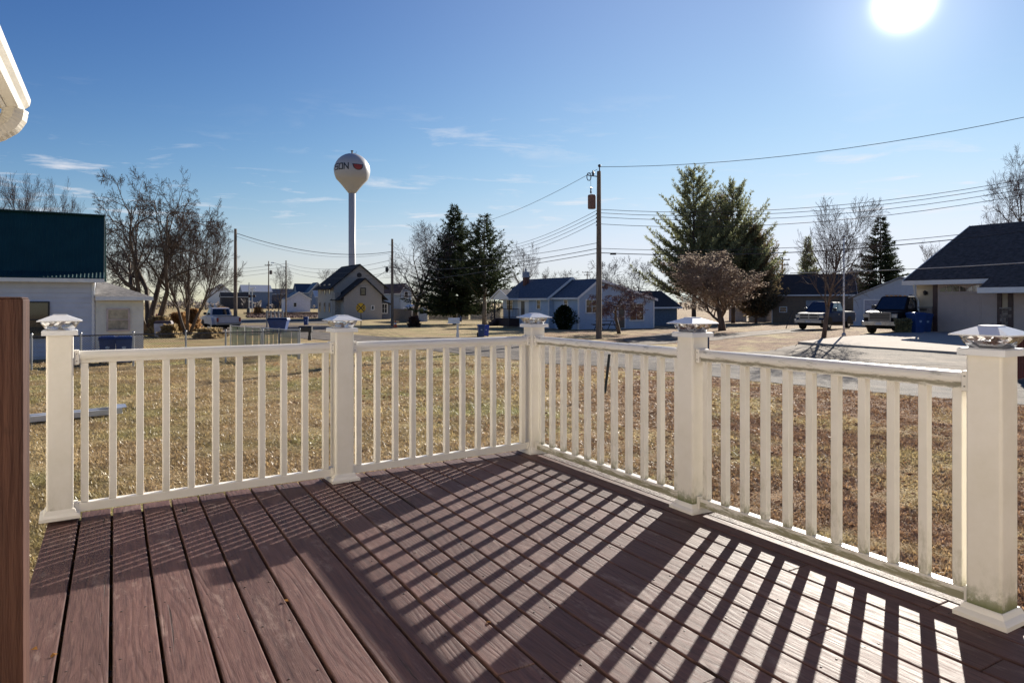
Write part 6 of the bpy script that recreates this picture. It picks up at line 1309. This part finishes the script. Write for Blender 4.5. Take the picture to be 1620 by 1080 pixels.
    for s in (-1, 1):
        m = MB(); x0, x1 = sorted((s*(gw+e+.01), s*.93)); m.box(x0, x1, -.03, .09, hood-.36, hood-.14); m.build('headlight', M('headlight_lens', (.30, .31, .31), .12, .1, 20, spec=.9), r, bevel=.02)
        m = MB(); x0, x1 = sorted((s*.90, s*1.14)); m.box(x0, x1, ya+.28, ya+.42, belt+.06, belt+.27); m.build('mirror', M('mirror_shell', (.03, .03, .035), .4), r, bevel=.02)
        m = MB(); x0, x1 = sorted((s*.80, s*.955)); m.box(x0, x1, L_-.02, L_+.025, hood-.42, hood-.08); m.build('taillight', M('taillight_red', (.30, .01, .01), .25), r)
        for yh in ((2.45, 3.35) if kind != 'old_pickup' else (2.2,)): m = MB(); x0, x1 = sorted((s*1.0, s*1.03)); m.box(x0, x1, yh, yh+.2, belt-.22, belt-.18); m.build('door_handle', chrome, r)
    m = MB(); m.prism([(-.99, -.10), (-.90, -.20), (.90, -.20), (.99, -.10), (.99, .08), (-.99, .08)], .46, .70, 'z'); bp_ = m.build('front_bumper', chrome if kind != 'suv' else M('bumper_dark_chrome', (.35, .35, .37), .25, metal=.9), r, bevel=.02)
    m = MB(); m.box(-.15, .15, -.215, -.202, .50, .64); m.build('license_plate', M('plate_white', (.6, .6, .6), .5), bp_)
    m = MB(); m.box(-.95, .95, L_-.02, L_+.14, .50, .68); m.build('rear_bumper', chrome, r, bevel=.02)
    m = MB(); m.box(-.80, .80, .1, L_-.2, .28, zs+.02); m.build('chassis', M('wheel_well_black', (.008, .008, .008), .9), r)
    if kind != 'suv':
        b0 = (3.98 if kind == 'pickup' else 3.3); m = MB(); m.box(-.80, .80, b0, L_-.1, belt+.001, belt+.006); m.build('bed_cover' if kind == 'pickup' else 'truck_bed', M('bed_black', (.015, .015, .015), .7), r)
        m = MB(); m.box(-.78, .78, L_+.001, L_+.03, zs+.15, belt-.04); m.build('tailgate', paint, r, bevel=.01)
    else:
        m = MB()
        for s in (-1, 1): m.tube([(s*.68, yb+.3, roof+.07), (s*.68, yc-.3, roof+.07)], .02, 5)
        m.build('roof_rack', blackm, r); m = MB()
        for x in (-.5, -.25, 0, .25, .5): m.box(x-.06, x+.06, yb+.10, yb+.2, roof-.01, roof+.035)
        m.build('roof_light', M('amber_lens', (.5, .2, .05), .3), r)
    if kind == 'old_pickup':
        for s in (-1, 1):
            m = MB(); y = wb1; ar_ = [(y+.62*math.cos(R(a)), wr+.10+.58*math.sin(R(a))) for a in range(0, 181, 15)]; x0, x1 = sorted((s*.96, s*1.17)); m.prism(ar_, x0, x1, 'x'); m.build('rear_fender', paint, r, bevel=.03)
    return r
navyp = M('navy_blue_car_paint', (0.010, 0.024, 0.075), .5, .05, spec=.03); darkp = M('black_brown_car_paint', (0.020, 0.016, 0.016), .5, .05, spec=.03); whp = M('dusty_white_car_paint', (0.55, 0.52, 0.53), .45, .06)
def bear(b): return -R(b)
# front points towards -y locally: turn so that the axis front -> rear has the given bearing
def vplace(pxc, py, bearing, L_=5.8):
    p = hit(pxc, py); return p
p = vplace(1280, 521.5, 47); vv = vehicle(p, bear(46), 'dark blue pickup truck with chrome grille parked on the lawn facing the road', 'pickup', navyp); vv.scale = (.88, .88, .88)
p = vplace(1392, 528, 50); vv = vehicle(p, bear(50), 'dark lifted SUV parked nose out between the workshop and the tan house', 'suv', darkp); vv.scale = (.86, .86, .9)
p = at(361, 521.5); d = Vector((math.sin(R(-36)), math.cos(R(-36)), 0)); q = p+d*5.6; vehicle(Vector((q.x, q.y, g(q.x, q.y))), bear(-36)+math.pi, 'white pickup truck with wide rear fenders seen from behind at left', 'old_pickup', whp)
